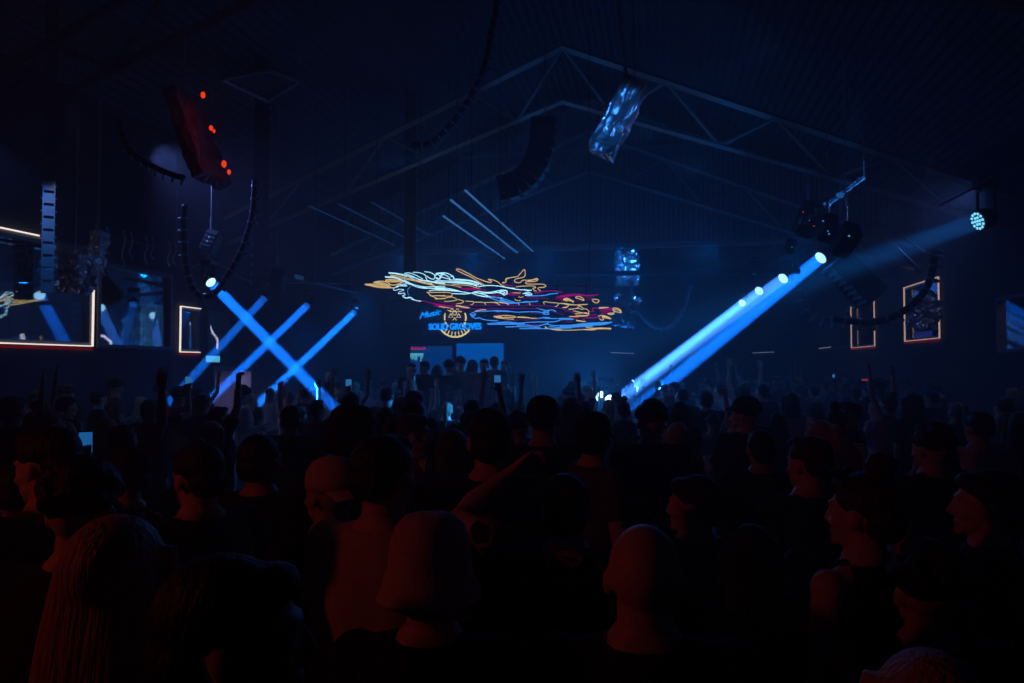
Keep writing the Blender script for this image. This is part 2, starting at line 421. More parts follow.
moving_head(G_, tgt(215, 395, 14), 'middle of the three stage lights beaming down left', .085, 'lens_off', power=PW*.75, spread=1.2)
moving_head(H_, tgt(176, 395, 13), 'leftmost of the three stage lights beaming down left', .08, 'lens_off', power=PW*.5, spread=1.2)
# LED wash light high on the right
W_ = atY(978, 221, 11.); wd = (atD(740, 305, 9.9) - W_).normalized()
root = empty('wash_light', W_, 'round LED wash light of many cells high at the right edge', 'stage light')
q = rotTo(wd).to_4x4(); r = .135
bm = bmesh.new(); revolve(bm, [(r*.6, r*1.8), (r*1.0, r*1.3), (r*1.1, .02), (r*1.1, -.0), (r*1.0, .0), (r*.2, .01)], 28, q); hd = mesh_obj('lamp_head', bm, 'black_plastic', root, True)
cells = [(0, 0)] + [(r*.38*math.cos(k*math.pi/3), r*.38*math.sin(k*math.pi/3)) for k in range(6)] + [(r*.78*math.cos(k*math.pi/6), r*.78*math.sin(k*math.pi/6)) for k in range(12)]
for cx, cy in cells:
    bm = bmesh.new(); ell(bm, (cx, cy, -.008), (r*.15, r*.15, .012), q, seg=10); mesh_obj('led_cell', bm, 'led_cell', hd, True)
bm = bmesh.new(); side = wd.cross(Vector((0, 0, 1))).normalized()
for s in (-1, 1): tube(bm, [-wd*.12+side*s*.17, -wd*.12+side*s*.17+Vector((0, 0, .4))], .02, 6)
tube(bm, [-wd*.12+side*-.17+Vector((0, 0, .4)), -wd*.12+side*.17+Vector((0, 0, .4))], .025, 6); mesh_obj('yoke', bm, 'black_plastic', root)
bm = bmesh.new(); box(bm, -wd*.12+Vector((0, 0, .48)), (.26, .2, .13)); mesh_obj('base', bm, 'black_plastic', root)
area_light('wash_beam', W_+wd*.05, wd, .25, 8, (.01, .25, 1.), 8)

# blinders on the far platform, facing the crowd
for i, (u, v, dep, rr) in enumerate(((593, 399, 17.5, .12), (610, 400, 17.2, .12), (601, 394.5, 18, .08))):
    p = atD(u, v, dep); t = Vector((-.6, 2, 1.7))
    moving_head(p, t, ('left one of the two large white hot lamps glaring through the heads', 'right one of the two large white hot lamps glaring through the heads', 'small white hot lamp between and above the two large glaring ones')[i], rr, 'blinder', 'glaring stage lamps')
BL = atD(600, 394, 16.9)
spot_light('blinder_light', BL, (-.1, -1, -.14), 104, 270, (.01, .24, 1.), .8, .15)
# added blue fills with no fixtures, to light bulkhead, haze and crowd
for x_ in (-5.2, -2.2, .8): area_light('blue_fill_stage', (x_, 15.8, 4.9), (.08, 1, .42), .25, 3, (.0, .19, 1.), 150)
spot_light('blue_fill_haze', (-1.9, 21.8, 1.0), (0, -.25, 1), 150, 280, (.0, .19, 1.), 1., .3)  # added uplight, unseen, that makes the blue glow in the haze
for x_ in (-7, -5, -3, -1, 1.2, 3.4): area_light('blue_fill_crowd', (x_, 19.5, 5.1), (.1*(-1.5-x_), -1, -.9), .25, 10.5, (.0, .20, 1.), 110)
area_light('blue_fill_left', (-7.6, 18.2, 4.0), (-.15, -.2, -1), .4, 22, (.0, .19, 1.), 110)  # added fill for the left wall and the crowd below it
# red lamp near the camera, left
spot_light('red_lamp_left', (-4.5, -.3, 3.1), (1., .62, -.33), 80, 30, (1., .085, .035), .7, .12)
area_light('crowd_side_fill_left', (-7.2, 9.5, 5.2), (.8, .25, -.75), .3, 14, (.16, .26, 1.), 110)  # added fill from high left, no fixture there, lifts the mid crowd
area_light('crowd_side_fill_right', (5.2, 13.5, 5.0), (-.9, -.3, -.75), .3, 10, (.14, .26, 1.), 110)  # its added counterpart from the right, also without a fixture

# world: almost black
w = bpy.data.worlds.new('world'); S.world = w; w.use_nodes = True
w.node_tree.nodes['Background'].inputs[0].default_value = (.3, .3, .5, 1); w.node_tree.nodes['Background'].inputs[1].default_value = .002
# stage haze fills the whole hall: a homogeneous scattering volume of the world
HAZE = .023
vs = w.node_tree.nodes.new('ShaderNodeVolumeScatter')
vs.inputs['Density'].default_value = HAZE; vs.inputs['Anisotropy'].default_value = .25; vs.inputs['Color'].default_value = (.92, .95, 1, 1)
w.node_tree.links.new(vs.outputs[0], w.node_tree.nodes['World Output'].inputs['Volume'])
# ------------------------------------------------------------------ people
# hand, arm, head and torso shells are joined into ONE skin per pose by a voxel remesh
NECK = Vector((0, -.005, 1.50))
def hand(bm, w, d, n_, side_sign, curl=.35, fan=.10, thumb=.6):
    """w wrist, d along the forearm, n_ palm normal"""
    d = d.normalized(); n_ = (n_ - d*n_.dot(d)).normalized(); s = d.cross(n_)*side_sign       # s points to the thumb side
    Mx = Matrix((s, n_, d)).transposed().to_4x4(); Mx.translation = w
    ell(bm, (0, 0, .050), (.041, .016, .058), Mx, seg=14)
    for k, (off, ln) in enumerate(((.031, .072), (.0105, .080), (-.0105, .075), (-.031, .058))):
        p = Vector((off, 0, .085)); a = 0.; f = off/.031*fan; pts = [Vector((off*.8, 0, .05)), p.copy()]
        for seg in (.45, .32, .25):
            a += curl*(1.15 if seg < .4 else .8); p = p + Vector((math.sin(f)*math.cos(a), math.sin(a), math.cos(a)*math.cos(f)))*ln*seg*1.1; pts.append(p.copy())
        tube(bm, [Mx @ q for q in pts], [.009, .0095, .009, .008, .007], 8)
    pts = [Vector((.020, .004, .025)), Vector((.046, .012, .055)), Vector((.046+.025*thumb, .02, .08)), Vector((.046+.035*thumb, .026, .105))]
    tube(bm, [Mx @ q for q in pts], [.013, .0115, .010, .008], 8)
def head_matrix(rot):
    yaw, pit, rol = [R(a) for a in rot]
    return Matrix.Translation(NECK) @ Euler((pit, rol, yaw)).to_matrix().to_4x4() @ Matrix.Translation(-NECK-Vector((0, .006, .018)))
def add_head(bm, Mh, fem):
    ell(bm, (0, -.012, 1.660), (.077, .097, .092), Mh, seg=28)
    ell(bm, (0, .035, 1.622), (.060, .062, .078), Mh, seg=24)
    ell(bm, (0, .036, 1.580), (.052 if fem else .058, .060, .046), Mh, seg=20)
    ell(bm, (0, .086, 1.549), (.020, .017, .015), Mh, seg=12)                    # chin
    ell(bm, (0, .078, 1.667), (.050, .020, .011), Mh, seg=14)                    # brow
    tube(bm, [Mh @ Vector(p) for p in ((0, .088, 1.658), (0, .101, 1.636), (0, .111, 1.614), (0, .098, 1.604))], [.008, .010, .013, .010], 8)
    for s in (-1, 1):
        ell(bm, (s*.013, .102, 1.609), (.009, .010, .008), Mh, seg=8)            # nostril wings
        ell(bm, (s*.031, .078, 1.641), (.014, .013, .012), Mh, seg=10)           # eyes
        ell(bm, (s*.042, .066, 1.612), (.020, .020, .016), Mh, seg=10)           # cheek
        ell(bm, (s*.080, -.012, 1.628), (.010, .019, .031), Mh, Euler((R(12), 0, s*R(-18))).to_matrix(), seg=12)
    ell(bm, (0, .093, 1.581), (.024, .011, .006), Mh, seg=10); ell(bm, (0, .092, 1.571), (.021, .011, .007), Mh, seg=10)
DEF = dict(fem=False, head=(0, 0, 0), R=None, L=None, lean=0.)
def arm_pts(side, spec, sw):
    """spec: upper-arm direction, forearm direction, palm normal, curl, fan (side +1 = the person's right is +X when facing +Y)"""
    sh = Vector((side*sw, -.01, 1.425)); u, f = Vector(spec[0]), Vector(spec[1])
    u = Vector((u.x*side, u.y, u.z)).normalized(); f = Vector((f.x*side, f.y, f.z)).normalized()
    if u.z > .3: sh = sh + Vector((-side*.02, 0, .045))
    e = sh + u*.295; w_ = e + f*.255
    return sh, e, w_, f
DOWN = ((.14, .0, -1), (.03, .25, -1), (-1, .2, 0), .30, .04)
ARMS = dict(
    down=DOWN, bent=((.22, .12, -1), (-.25, .95, .35), (-.6, 0, -.8), .5, .05), waist=((.25, -.05, -1), (-.35, .9, .0), (-1, 0, 0), .7, .03),
    up=((.30, .25, 1), (-.08, .10, 1), (0, 1, 0), .10, .16), upwide=((.60, .20, .9), (.05, .05, 1), (0, 1, 0), .16, .16), fist=((.35, .25, 1), (-.15, .1, 1), (-.3, 1, 0), 1.0, .02),
    phone=((.25, .65, .25), (-.28, .35, 1), (-.4, .9, .1), .55, .03), chin=((.30, .42, -1), (-.50, .25, 1), (-.5, -.7, 0), .8, .02),
    elbow=((.80, .50, .32), (-.72, .45, .55), (-.2, -.6, -.7), .5, .05), drink=((.22, .42, -.85), (-.35, .75, .75), (-1, 0, .2), .75, .02))
def remeshed(bm, name, voxel, it=2, fold=0., seed=0, keep=.22):
    me = bpy.data.meshes.new('tmp'); bmesh.ops.recalc_face_normals(bm, faces=bm.faces); bm.to_mesh(me); bm.free()
    o = bpy.data.objects.new('tmp', me); COL.objects.link(o)
    r = o.modifiers.new('r', 'REMESH'); r.mode = 'VOXEL'; r.voxel_size = voxel; r.use_smooth_shade = True
    s = o.modifiers.new('s', 'SMOOTH'); s.factor = .5; s.iterations = it
    dc = o.modifiers.new('d', 'DECIMATE'); dc.ratio = keep
    dg = bpy.context.evaluated_depsgraph_get(); out = bpy.data.meshes.new_from_object(o.evaluated_get(dg)); out.name = name
    bpy.data.objects.remove(o); bpy.data.meshes.remove(me)
    if fold:
        off = Vector((seed*7.3, seed*3.1, 0)); nr = [v.normal.copy() for v in out.vertices]
        for v, q in zip(out.vertices, nr):
            c = v.co
            k = noise.noise(Vector((c.x*9, c.y*9, c.z*3.2))+off)*.65 + noise.noise(Vector((c.x*22+c.z*6, c.y*22, c.z*8))+off)*.35
            v.co = c + q*fold*k
    for p in out.polygons: p.use_smooth = True
    return out
def shell_torso(bm, fem, g, z0, z1, lo=True):
    rows = [(.80, .10, .085, -.02), (.86, .155, .115, -.02), (.93, .172, .125, -.015), (1.02, .150, .108, -.002), (1.10, .140, .102, .005), (1.20, .155, .112, .005), (1.29, .172, .120, .0), (1.37, .176, .110, -.008), (1.42, .165, .090, -.012), (1.455, .115, .074, -.012), (1.485, .088, .068, -.012), (1.515, .068, .064, -.012)]
    if fem: rows = [(z, rx*(.97 if z < 1 else .86 if z < 1.2 else .89), ry*.96, yo) for z, rx, ry, yo in rows]
    rows = [r for r in rows if z0 <= r[0] <= z1]
    zloft(bm, [(z, rx+g, ry+g, yo) for z, rx, ry, yo in rows])
    if fem and z1 > 1.3:
        for s in (-1, 1): ell(bm, (s*.072, .085, 1.275), (.062+g, .050+g, .062+g), seg=14)
BODY = {}
def pose(name, fem=False, head=(0, 0, 0), r='down', l='down', sleeve=.5):
    sw = .160 if fem else .185; k = .86 if fem else 1.
    bm = bmesh.new(); shell_torso(bm, fem, 0, .8, 1.6)
    Mh = head_matrix(head)
    tube(bm, [(0, -.015, 1.43), NECK, Mh @ Vector((0, -.008, 1.55)), Mh @ Vector((0, .0, 1.60))], [.075*k, .064*k, .060*k, .060*k], 16)
    tube(bm, [(-sw*.8, -.014, 1.425), (0, -.016, 1.462), (sw*.8, -.014, 1.425)], [.056*k, .060*k, .056*k], 14)     # trapezius line
    add_head(bm, Mh, fem); W = {}
    for s, nm_ in ((1, r), (-1, l)):
        spec = ARMS[nm_]; sh, e, w_, f = arm_pts(s, spec, sw); W[s] = (w_, f)
        ell(bm, sh, (.060*k, .060*k, .062*k), seg=14)
        um = sh.lerp(e, .45); fm = e.lerp(w_, .3)
        tube(bm, [sh, um, e, fm, e.lerp(w_, .75), w_, w_+f*.03], [.054*k, .050*k, .039*k, .042*k, .031*k, .026*k, .025*k], 14)
        n_ = Vector((spec[2][0]*s, spec[2][1], spec[2][2])); hand(bm, w_, f, n_, s, spec[3], spec[4])
    for s in (-1, 1):
        tube(bm, [(s*.085, -.015, .90), (s*.092, -.005, .72), (s*.095, .005, .50), (s*.096, -.012, .36), (s*.098, -.02, .09)], [.088*k, .082*k, .056*k, .055*k, .036*k], 16)
        tube(bm, [(s*.098, -.06, .045), (s*.100, .02, .045), (s*.106, .12, .035), (s*.108, .18, .03)], [.040, .046, .042, .025], 12, .8)
    body = remeshed(bm, 'body', .0062, 2)
    for mm in (SKIN[0], M['eye_white'], M['lips'], M['shoe']): body.materials.append(mm)
    Mi = Mh.inverted()
    for p in body.polygons:
        c = p.center
        if c.z < .085: p.material_index = 3; continue
        if c.z > 1.45 and (c-NECK).length < .35:
            q = Mi @ c
            if q.y > .082 and abs(abs(q.x)-.031) < .011 and abs(q.z-1.641) < .006: p.material_index = 1
            elif q.y > .088 and abs(q.x) < .022 and abs(q.z-1.576) < .009: p.material_index = 2
    # clothes
    bm = bmesh.new(); shell_torso(bm, fem, .017, .86, 1.486)
    if sleeve > 0:
        tube(bm, [(-sw*.8, -.014, 1.422), (0, -.018, 1.448), (sw*.8, -.014, 1.422)], [.068*k, .066*k, .068*k], 14)
        for s, nm_ in ((1, r), (-1, l)):
            sh, e, w_, f = arm_pts(s, ARMS[nm_], sw); ell(bm, sh, (.073*k,)*3, seg=14)
            if sleeve < 1: tube(bm, [sh, sh.lerp(e, .45), sh.lerp(e, sleeve+.12)], [.072*k, .069*k, .066*k], 14)
            else: tube(bm, [sh, sh.lerp(e, .5), e, e.lerp(w_, .5), e.lerp(w_, .93)], [.070*k, .064*k, .056*k, .052*k, .042*k], 14)
    else:
        for s in (-1, 1): tube(bm, [(s*.075, .07, 1.38), (s*.085, .0, 1.482), (s*.075, -.09, 1.39)], [.024, .020, .024], 10)
    shirt = remeshed(bm, 'shirt', .011, 2, .011, len(BODY), .45)
    bm = bmesh.new(); shell_torso(bm, fem, .012, .80, 1.03)
    for s in (-1, 1): tube(bm, [(s*.085, -.015, .90), (s*.092, -.005, .72), (s*.095, .0, .50), (s*.097, -.01, .30), (s*.099, -.018, .10)], [.100*k, .095*k, .074*k, .070*k, .062*k], 16)
    trousers = remeshed(bm, 'trousers', .014, 2, .008, len(BODY)+9, .3)
    BODY[name] = dict(body=body, shirt=shirt, trousers=trousers, Mh=Mh, W=W, fem=fem, k=k)
pose('stand', head=(0, -2, 0)); pose('stand_f', True, (0, 0, 3)); pose('dance', head=(12, -4, 2), r='bent', l='waist'); pose('dance_f', True, (-15, 0, -3), 'bent', 'bent', 0)
pose('turned', head=(38, -3, 0), r='waist', l='bent'); pose('turned_f', True, (-35, -2, 0), 'waist', 'down', 0)
pose('one_up', head=(0, 8, 0), r='up', l='waist'); pose('one_up_left', head=(-6, 5, 0), r='bent', l='upwide', sleeve=1)
pose('both_up', head=(0, 10, 0), r='up', l='upwide'); pose('both_up_f', True, (0, 8, 0), 'upwide', 'up', 0)
pose('fist_up', head=(0, 5, 0), r='fist', l='bent'); pose('filming', head=(0, 4, 0), r='phone', l='down')
pose('hand_to_chin', head=(8, -10, 0), r='down', l='chin'); pose('elbow_out', head=(0, -2, 0), r='down', l='elbow'); pose('bare_shoulder', True, (12, -2, 0), 'drink', 'down', 0)

HAIR = {}
def hair_mesh(name, build, voxel=.0075, fold=.006):
    bm = bmesh.new(); build(bm); HAIR[name] = remeshed(bm, name, voxel, 1, fold, len(HAIR)+3, .6)
def h_short(bm):
    ell(bm, (0, -.022, 1.678), (.083, .100, .088), seg=24); ell(bm, (0, -.064, 1.622), (.073, .060, .064), seg=18); ell(bm, (0, .050, 1.722), (.055, .040, .030), seg=14)
def h_fade(bm):
    ell(bm, (0, -.020, 1.688), (.083, .103, .079), seg=24); ell(bm, (0, -.062, 1.640), (.074, .062, .058), seg=18); ell(bm, (0, .040, 1.735), (.060, .055, .030), Matrix(), Euler((R(-8), 0, 0)).to_matrix(), seg=16)
def h_curly(bm):
    r2 = random.Random(4); ell(bm, (0, -.02, 1.685), (.085, .1, .088), seg=24)
    for i in range(90):
        a, b = r2.uniform(0, 2*math.pi), r2.uniform(-.15, 1.5)
        p = Vector((math.cos(a)*math.cos(b)*.088, math.sin(a)*math.cos(b)*.105-.022, 1.685+math.sin(b)*.092))
        if p.y > .05 and p.z < 1.70: continue
        ell(bm, p, (.023,)*3, seg=8)
def h_long(bm, L=.42):
    ell(bm, (0, -.024, 1.676), (.086, .104, .090), seg=24)
    rows = []
    for i in range(9):
        t = i/8; z = 1.68-L*t; rows.append((z, .088+.026*math.sin(t*2.6)-.01*t, .058-.020*t, -.045-.050*t))
    zloft(bm, rows[::-1], 22)
    for s in (-1, 1):
        tube(bm, [(s*.070, .02, 1.70), (s*.090, .005, 1.62), (s*.100, -.01, 1.52), (s*.105, -.02, 1.42)], [.030, .032, .034, .026], 10)
def h_bob(bm): h_long(bm, .24)
def h_pony(bm):
    h_short(bm); tube(bm, [(0, -.10, 1.71), (0, -.145, 1.72), (0, -.165, 1.64), (0, -.155, 1.52), (0, -.15, 1.42)], [.03, .032, .036, .032, .014], 12)
def h_bun(bm):
    h_short(bm); ell(bm, (0, -.06, 1.785), (.045, .045, .040), seg=14)
for nm_, f in (('short', h_short), ('fade', h_fade), ('curly', h_curly), ('long', h_long), ('bob', h_bob), ('ponytail', h_pony), ('bun', h_bun)): hair_mesh(nm_, f, fold=.0025 if nm_ in ('long', 'bob', 'ponytail') else .005)
HATS = {}
def hat_cap(bm, back=1):
    revolve(bm, [(.094, 1.660), (.096, 1.690), (.090, 1.725), (.070, 1.758), (.035, 1.775), (.004, 1.779)], 28, Matrix.Translation((0, -.018, 0)) @ Matrix.Diagonal((.96, 1.17, 1, 1)))
    pts = []
    top, bot = [], []
    for i in range(13):
        a = R(-62+124*i/12); x, y = math.sin(a), math.cos(a)
        for lst, ro, z in ((top, 0, 0), ):
            pass
        p0 = Vector((x*.085, (y*.098-.012), 1.672)); p1 = Vector((x*.088, (.075+y*.095), 1.655-.02*abs(x)))
        if back < 0: p0.y, p1.y = -p0.y-.02, -p1.y-.02
        top.append((p0, p1))
    va = [(bm.verts.new(a), bm.verts.new(b)) for a, b in top]; vb = [(bm.verts.new(a-Vector((0, 0, .006))), bm.verts.new(b-Vector((0, 0, .006)))) for a, b in top]
    for i in range(12):
        bm.faces.new((va[i][0], va[i][1], va[i+1][1], va[i+1][0])); bm.faces.new((vb[i][0], vb[i+1][0], vb[i+1][1], vb[i][1]))
        bm.faces.new((va[i][1], vb[i][1], vb[i+1][1], va[i+1][1])); bm.faces.new((va[i][0], va[i+1][0], vb[i+1][0], vb[i][0]))
    for i in (0, 12): bm.faces.new((va[i][0], vb[i][0], vb[i][1], va[i][1]))
def hat_bucket(bm):
    prof = [(.140, 1.612), (.136, 1.606), (.126, 1.644), (.114, 1.680), (.110, 1.705), (.105, 1.745), (.093, 1.780), (.066, 1.803), (.030, 1.810), (.004, 1.811)]
    revolve(bm, prof, 36, Matrix.Translation((0, -.020, 0)) @ Matrix.Diagonal((.92, 1.10, 1, 1)))
for nm_, f in (('baseball_cap', lambda b: hat_cap(b, 1)), ('backward_cap', lambda b: hat_cap(b, -1)), ('bucket_hat', hat_bucket)):
    bm = bmesh.new(); f(bm); me = bpy.data.meshes.new(nm_); bmesh.ops.recalc_face_normals(bm, faces=bm.faces); bm.to_mesh(me); bm.free()
    if nm_ == 'bucket_hat':
        bm = bmesh.new(); bm.from_mesh(me); bmesh.ops.subdivide_edges(bm, edges=bm.edges[:], cuts=2, use_grid_fill=True)
        for v in bm.verts:
            v.co += Vector((v.co.x, v.co.y, .3)).normalized()*.006*noise.noise(v.co*17)
        bm.to_mesh(me); bm.free()
    for p in me.polygons: p.use_smooth = True
    HATS[nm_] = me

def child(name, me, mat, root, mtx=None):
    o = bpy.data.objects.new(name, me); COL.objects.link(o); o.parent = root
    if mtx is not None: o.matrix_local = mtx
    if mat is not None:
        if not len(me.materials): me.materials.append(mat)
        o.material_slots[0].link = 'OBJECT'; o.material_slots[0].material = mat
    return o
PEOPLE = []
def person(x, y, yaw, height, pname, skin_, shirt, hair=None, hairc='black', hat=None, hatm='hat_black', label=None, group=None, z=0., shirtmat=None):
    P = BODY[pname]; sc = height/1.755
    root = empty('person', (x, y, z), label, 'person', group); root.rotation_euler = (0, 0, R(yaw)); root.scale = (sc,)*3
    child('body', P['body'], SKIN[skin_], root)
    child('shirt' if pname not in ('dance_f', 'turned_f', 'both_up_f', 'bare_shoulder') else 'vest_top', P['shirt'], SHIRT[shirt], root)
    child('trousers', P['trousers'], M['denim'], root)
    if hair: child('hair', HAIR[hair], HAIRM[hairc], root, P['Mh'])
    if hat: child(hat, HATS[hat], M[hatm], root, P['Mh'])
    PEOPLE.append((x, y, height)); return root
def hero(u, vtop, dep, yaw, pname, **k):
    """head centre column u, top of the head at vtop, at a depth"""
    p = atD(u, vtop, dep); return person(p.x, p.y, yaw, p.z, pname, **k)
def to_world(root, pname, local):
    bpy.context.view_layer.update(); return root.matrix_world @ local
def phone_at(p, face, label, mat='phone_bright', tilt=0.):
    """face: horizontal direction the screen looks at"""
    r = empty('phone', p, label, 'phone'); r.rotation_euler = (R(tilt), 0, math.atan2(face[1], face[0])+math.pi/2)
    bm = bmesh.new(); box(bm, (0, 0, 0), (.074, .009, .150)); bmesh.ops.bevel(bm, geom=bm.edges[:], offset=.003, segments=2, affect='EDGES'); mesh_obj('case', bm, 'black_plastic', r)
    bm = bmesh.new(); box(bm, (0, -.0052, 0), (.067, .002, .138)); mesh_obj('screen', bm, mat, r)
    return r

# the near rows, person by person ------------------------------------------------
hero(52, 425, 2.55, 80, 'hand_to_chin', skin_=0, shirt='grey', hair='fade', hairc='black', label='man in profile at the left edge, short dark hair, looking left')
hero(84, 463, 2.05, 18, 'stand', skin_=0, shirt='black', hair='curly', hairc='black', label='dark curly head between the man in profile and the long haired woman')
hero(118, 508, 1.45, 10, 'stand_f', skin_=0, shirt='black', hair='long', hairc='blonde', label='woman with long straight fair hair, seen from behind, lower left')
hero(126, 448, 3.25, 70, 'stand', skin_=1, shirt='black', hair='fade', hat='baseball_cap', label='man in a dark peaked cap facing left, behind the long haired woman')
hero(200, 440, 2.7, 62, 'hand_to_chin', skin_=0, shirt='navy', hair='short', hairc='black', label='man with his hand at his chin, red lit, left of centre')
hero(238, 548, 1.12, -62, 'stand', skin_=1, shirt='black', hair='short', hairc='black', label='nearest dark head at the bottom, facing right beside the pale shirt')
hero(386, 432, 2.25, -14, 'stand', skin_=0, shirt='tan', hair='fade', hairc='black', label='tall man in a pale tan t-shirt, seen from behind, left of centre')
r_ = hero(330, 457, 2.65, 62, 'stand', skin_=1, shirt='black', hair=None, hat='backward_cap', hatm='hat_cream', label='man in a pale backward cap facing left, beside the tall man')
hero(432, 527, 1.78, 4, 'stand', skin_=0, shirt='black', hair='short', hat='bucket_hat', hatm='hat_cream', label='person in a cream bucket hat in front of the tall man')
hero(566, 470, 2.45, 5, 'elbow_out', skin_=0, shirt='patterned', hair='short', hairc='black', label='man in a patterned shirt with left elbow out and hand raised')
hero(644, 514, 1.60, 3, 'stand', skin_=0, shirt='black', hair=None, label='bald man seen from behind, right of the bottom centre')
hero(694, 472, 2.8, 28, 'turned', skin_=0, shirt='grey', hair='short', hairc='black', label='man with a grey collar turning left, behind the bald man')
r_ = hero(862, 468, 2.2, 38, 'bare_shoulder', skin_=0, shirt='black', hair='bun', hairc='brown', label='woman in a vest top with sunglasses pushed up on her head')
GL = r_
hero(925, 545, 1.9, 5, 'stand', skin_=1, shirt='black', hair='curly', hairc='black', label='dark curly head in front of the woman with sunglasses')
hero(985, 466, 2.5, 72, 'stand', skin_=0, shirt='black', hair='short', hairc='black', label='man near the right edge facing left in profile')
hero(920, 640, 1.18, 0, 'stand_f', skin_=0, shirt='navy', hair='bob', hairc='blonde', label='fair haired head at the very bottom, right of centre')
hero(491, 405, 3.0, 10, 'stand', skin_=0, shirt='black', hair='short', hairc='black', label='tall dark head in the middle, blue rim along its right cheek')
hero(354, 413, 3.5, -5, 'stand', skin_=1, shirt='black', hair='short', hat='bucket_hat', hatm='hat_black', label='person in a black bucket hat behind the tall man in tan')
hero(414, 412, 4.6, -30, 'turned_f', skin_=0, shirt='grey', hair='ponytail', hairc='brown', label='woman with a brown ponytail behind the tall man in tan')
hero(543, 396, 4.4, 4, 'stand', skin_=1, shirt='navy', hair='fade', hat='backward_cap', hatm='hat_black', label='man in a black backward cap right of the middle tall head')
hero(594, 412, 3.9, -52, 'turned', skin_=0, shirt='grey', hair='short', hat='baseball_cap', hatm='hat_black', label='man in a cap facing right, face lit blue, below the glaring lamps')
hero(650, 402, 4.9, 6, 'dance', skin_=1, shirt='black', hair='curly', hairc='black', label='dark curly head just below the foot of the long beams')
hero(450, 427, 3.7, 20, 'stand_f', skin_=0, shirt='black', hair='long', hairc='brown', label='woman with long brown hair left of the middle tall head')
hero(262, 432, 3.3, -8, 'stand', skin_=1, shirt='black', hair='short', hairc='black', label='dark head between the hand at chin man and the pale backward cap')
hero(760, 428, 4.4, 12, 'stand', skin_=1, shirt='black', hair='short', hairc='black', label='broad dark head right of the grey collared man')
hero(808, 434, 3.3, 25, 'dance', skin_=0, shirt='navy', hair='fade', hairc='brown', label='man in navy behind the woman with sunglasses')
hero(930, 425, 4.0, 30, 'stand', skin_=0, shirt='black', hair='curly', hairc='brown', label='brown curly head behind the man at the right edge')
hero(14, 462, 3.2, 40, 'stand', skin_=1, shirt='black', hair='short', hairc='black', label='dark head cut by the left edge behind the man in profile')
hero(748, 520, 2.5, 0, 'stand_f', skin_=1, shirt='black', hair='bob', hairc='black', label='black bobbed head between the bald man and the woman with sunglasses')
# sunglasses pushed up
bm = bmesh.new()
for s in (-1, 1):
    ell(bm, (s*.034, .062, 1.757), (.028, .010, .018), None, Euler((R(50), 0, 0)).to_matrix(), seg=14); tube(bm, [(s*.060, .055, 1.755), (s*.084, -.01, 1.715), (s*.084, -.06, 1.70)], .004, 6)
tube(bm, [(-.012, .070, 1.76), (.012, .070, 1.76)], .004, 6)
g_ = mesh_obj('sunglasses', bm, 'lens_dark', GL, True); g_.matrix_local = BODY['bare_shoulder']['Mh']

# raised arms that read against the lit haze -------------------------------------
def arms(u, vhand, dep, yaw, pname, reach, **k):
    """hand top at vhand"""
    p = atD(u, vhand, dep); hgt = p.z*1.755/reach
    return person(p.x, p.y, yaw, hgt, pname, **k)
HAND_UP = dict(one_up=2.17, both_up=2.17, both_up_f=2.13, fist_up=2.10, one_up_left=2.12)
def raised(u, v, dep, yaw, pname, **k): return arms(u, v, dep, yaw, pname, HAND_UP[pname], **k)
raised(128, 366, 5.2, 0, 'one_up', skin_=0, shirt='black', hair='short', label='person with one arm straight up under the tall glass pane')
raised(222, 372, 7.4, -35, 'fist_up', skin_=0, shirt='black', hair='short', label='person with a fist up in front of the left doorway')
raised(302, 378, 9.6, 10, 'both_up', skin_=0, shirt='grey', hair='fade', label='person with both arms up where the beams cross')
raised(497, 372, 9.0, 0, 'both_up_f', skin_=0, shirt='grey', hair='long', hairc='brown', label='woman with both arms up below the larger blue screen')
raised(560, 371, 8.8, 0, 'one_up', skin_=0, shirt='navy', hair='short', label='person with an open hand high in the blue haze, left of the glaring lamps')
raised(581, 369, 12.5, 0, 'one_up', skin_=0, shirt='navy', hair='fade', label='person with one thin arm up in front of the glaring lamps')
raised(520, 372, 10.2, 8, 'both_up', skin_=0, shirt='white', hair='short', label='person in white with both arms up right of the larger blue screen')
raised(743, 360, 12.2, 15, 'both_up_f', skin_=0, shirt='white', hair='long', hairc='black', label='woman in white with both arms up right of the long beams', group=None)
raised(712, 388, 8.6, 20, 'fist_up', skin_=0, shirt='white', hair='curly', label='person in white with a fist up below the woman with both arms up')
raised(422, 378, 10.6, -8, 'both_up', skin_=0, shirt='grey', hair='short', label='person in grey with both arms up below the darker blue screen')
raised(345, 372, 11.5, 0, 'one_up_left', skin_=0, shirt='navy', hair='short', label='person with left arm up between the crossed beams and the screens')
r_ = hero(388, 386, 9.5, 0, 'filming', skin_=0, shirt='grey', hair='fade', label='person filming with a phone left of the darker blue screen')

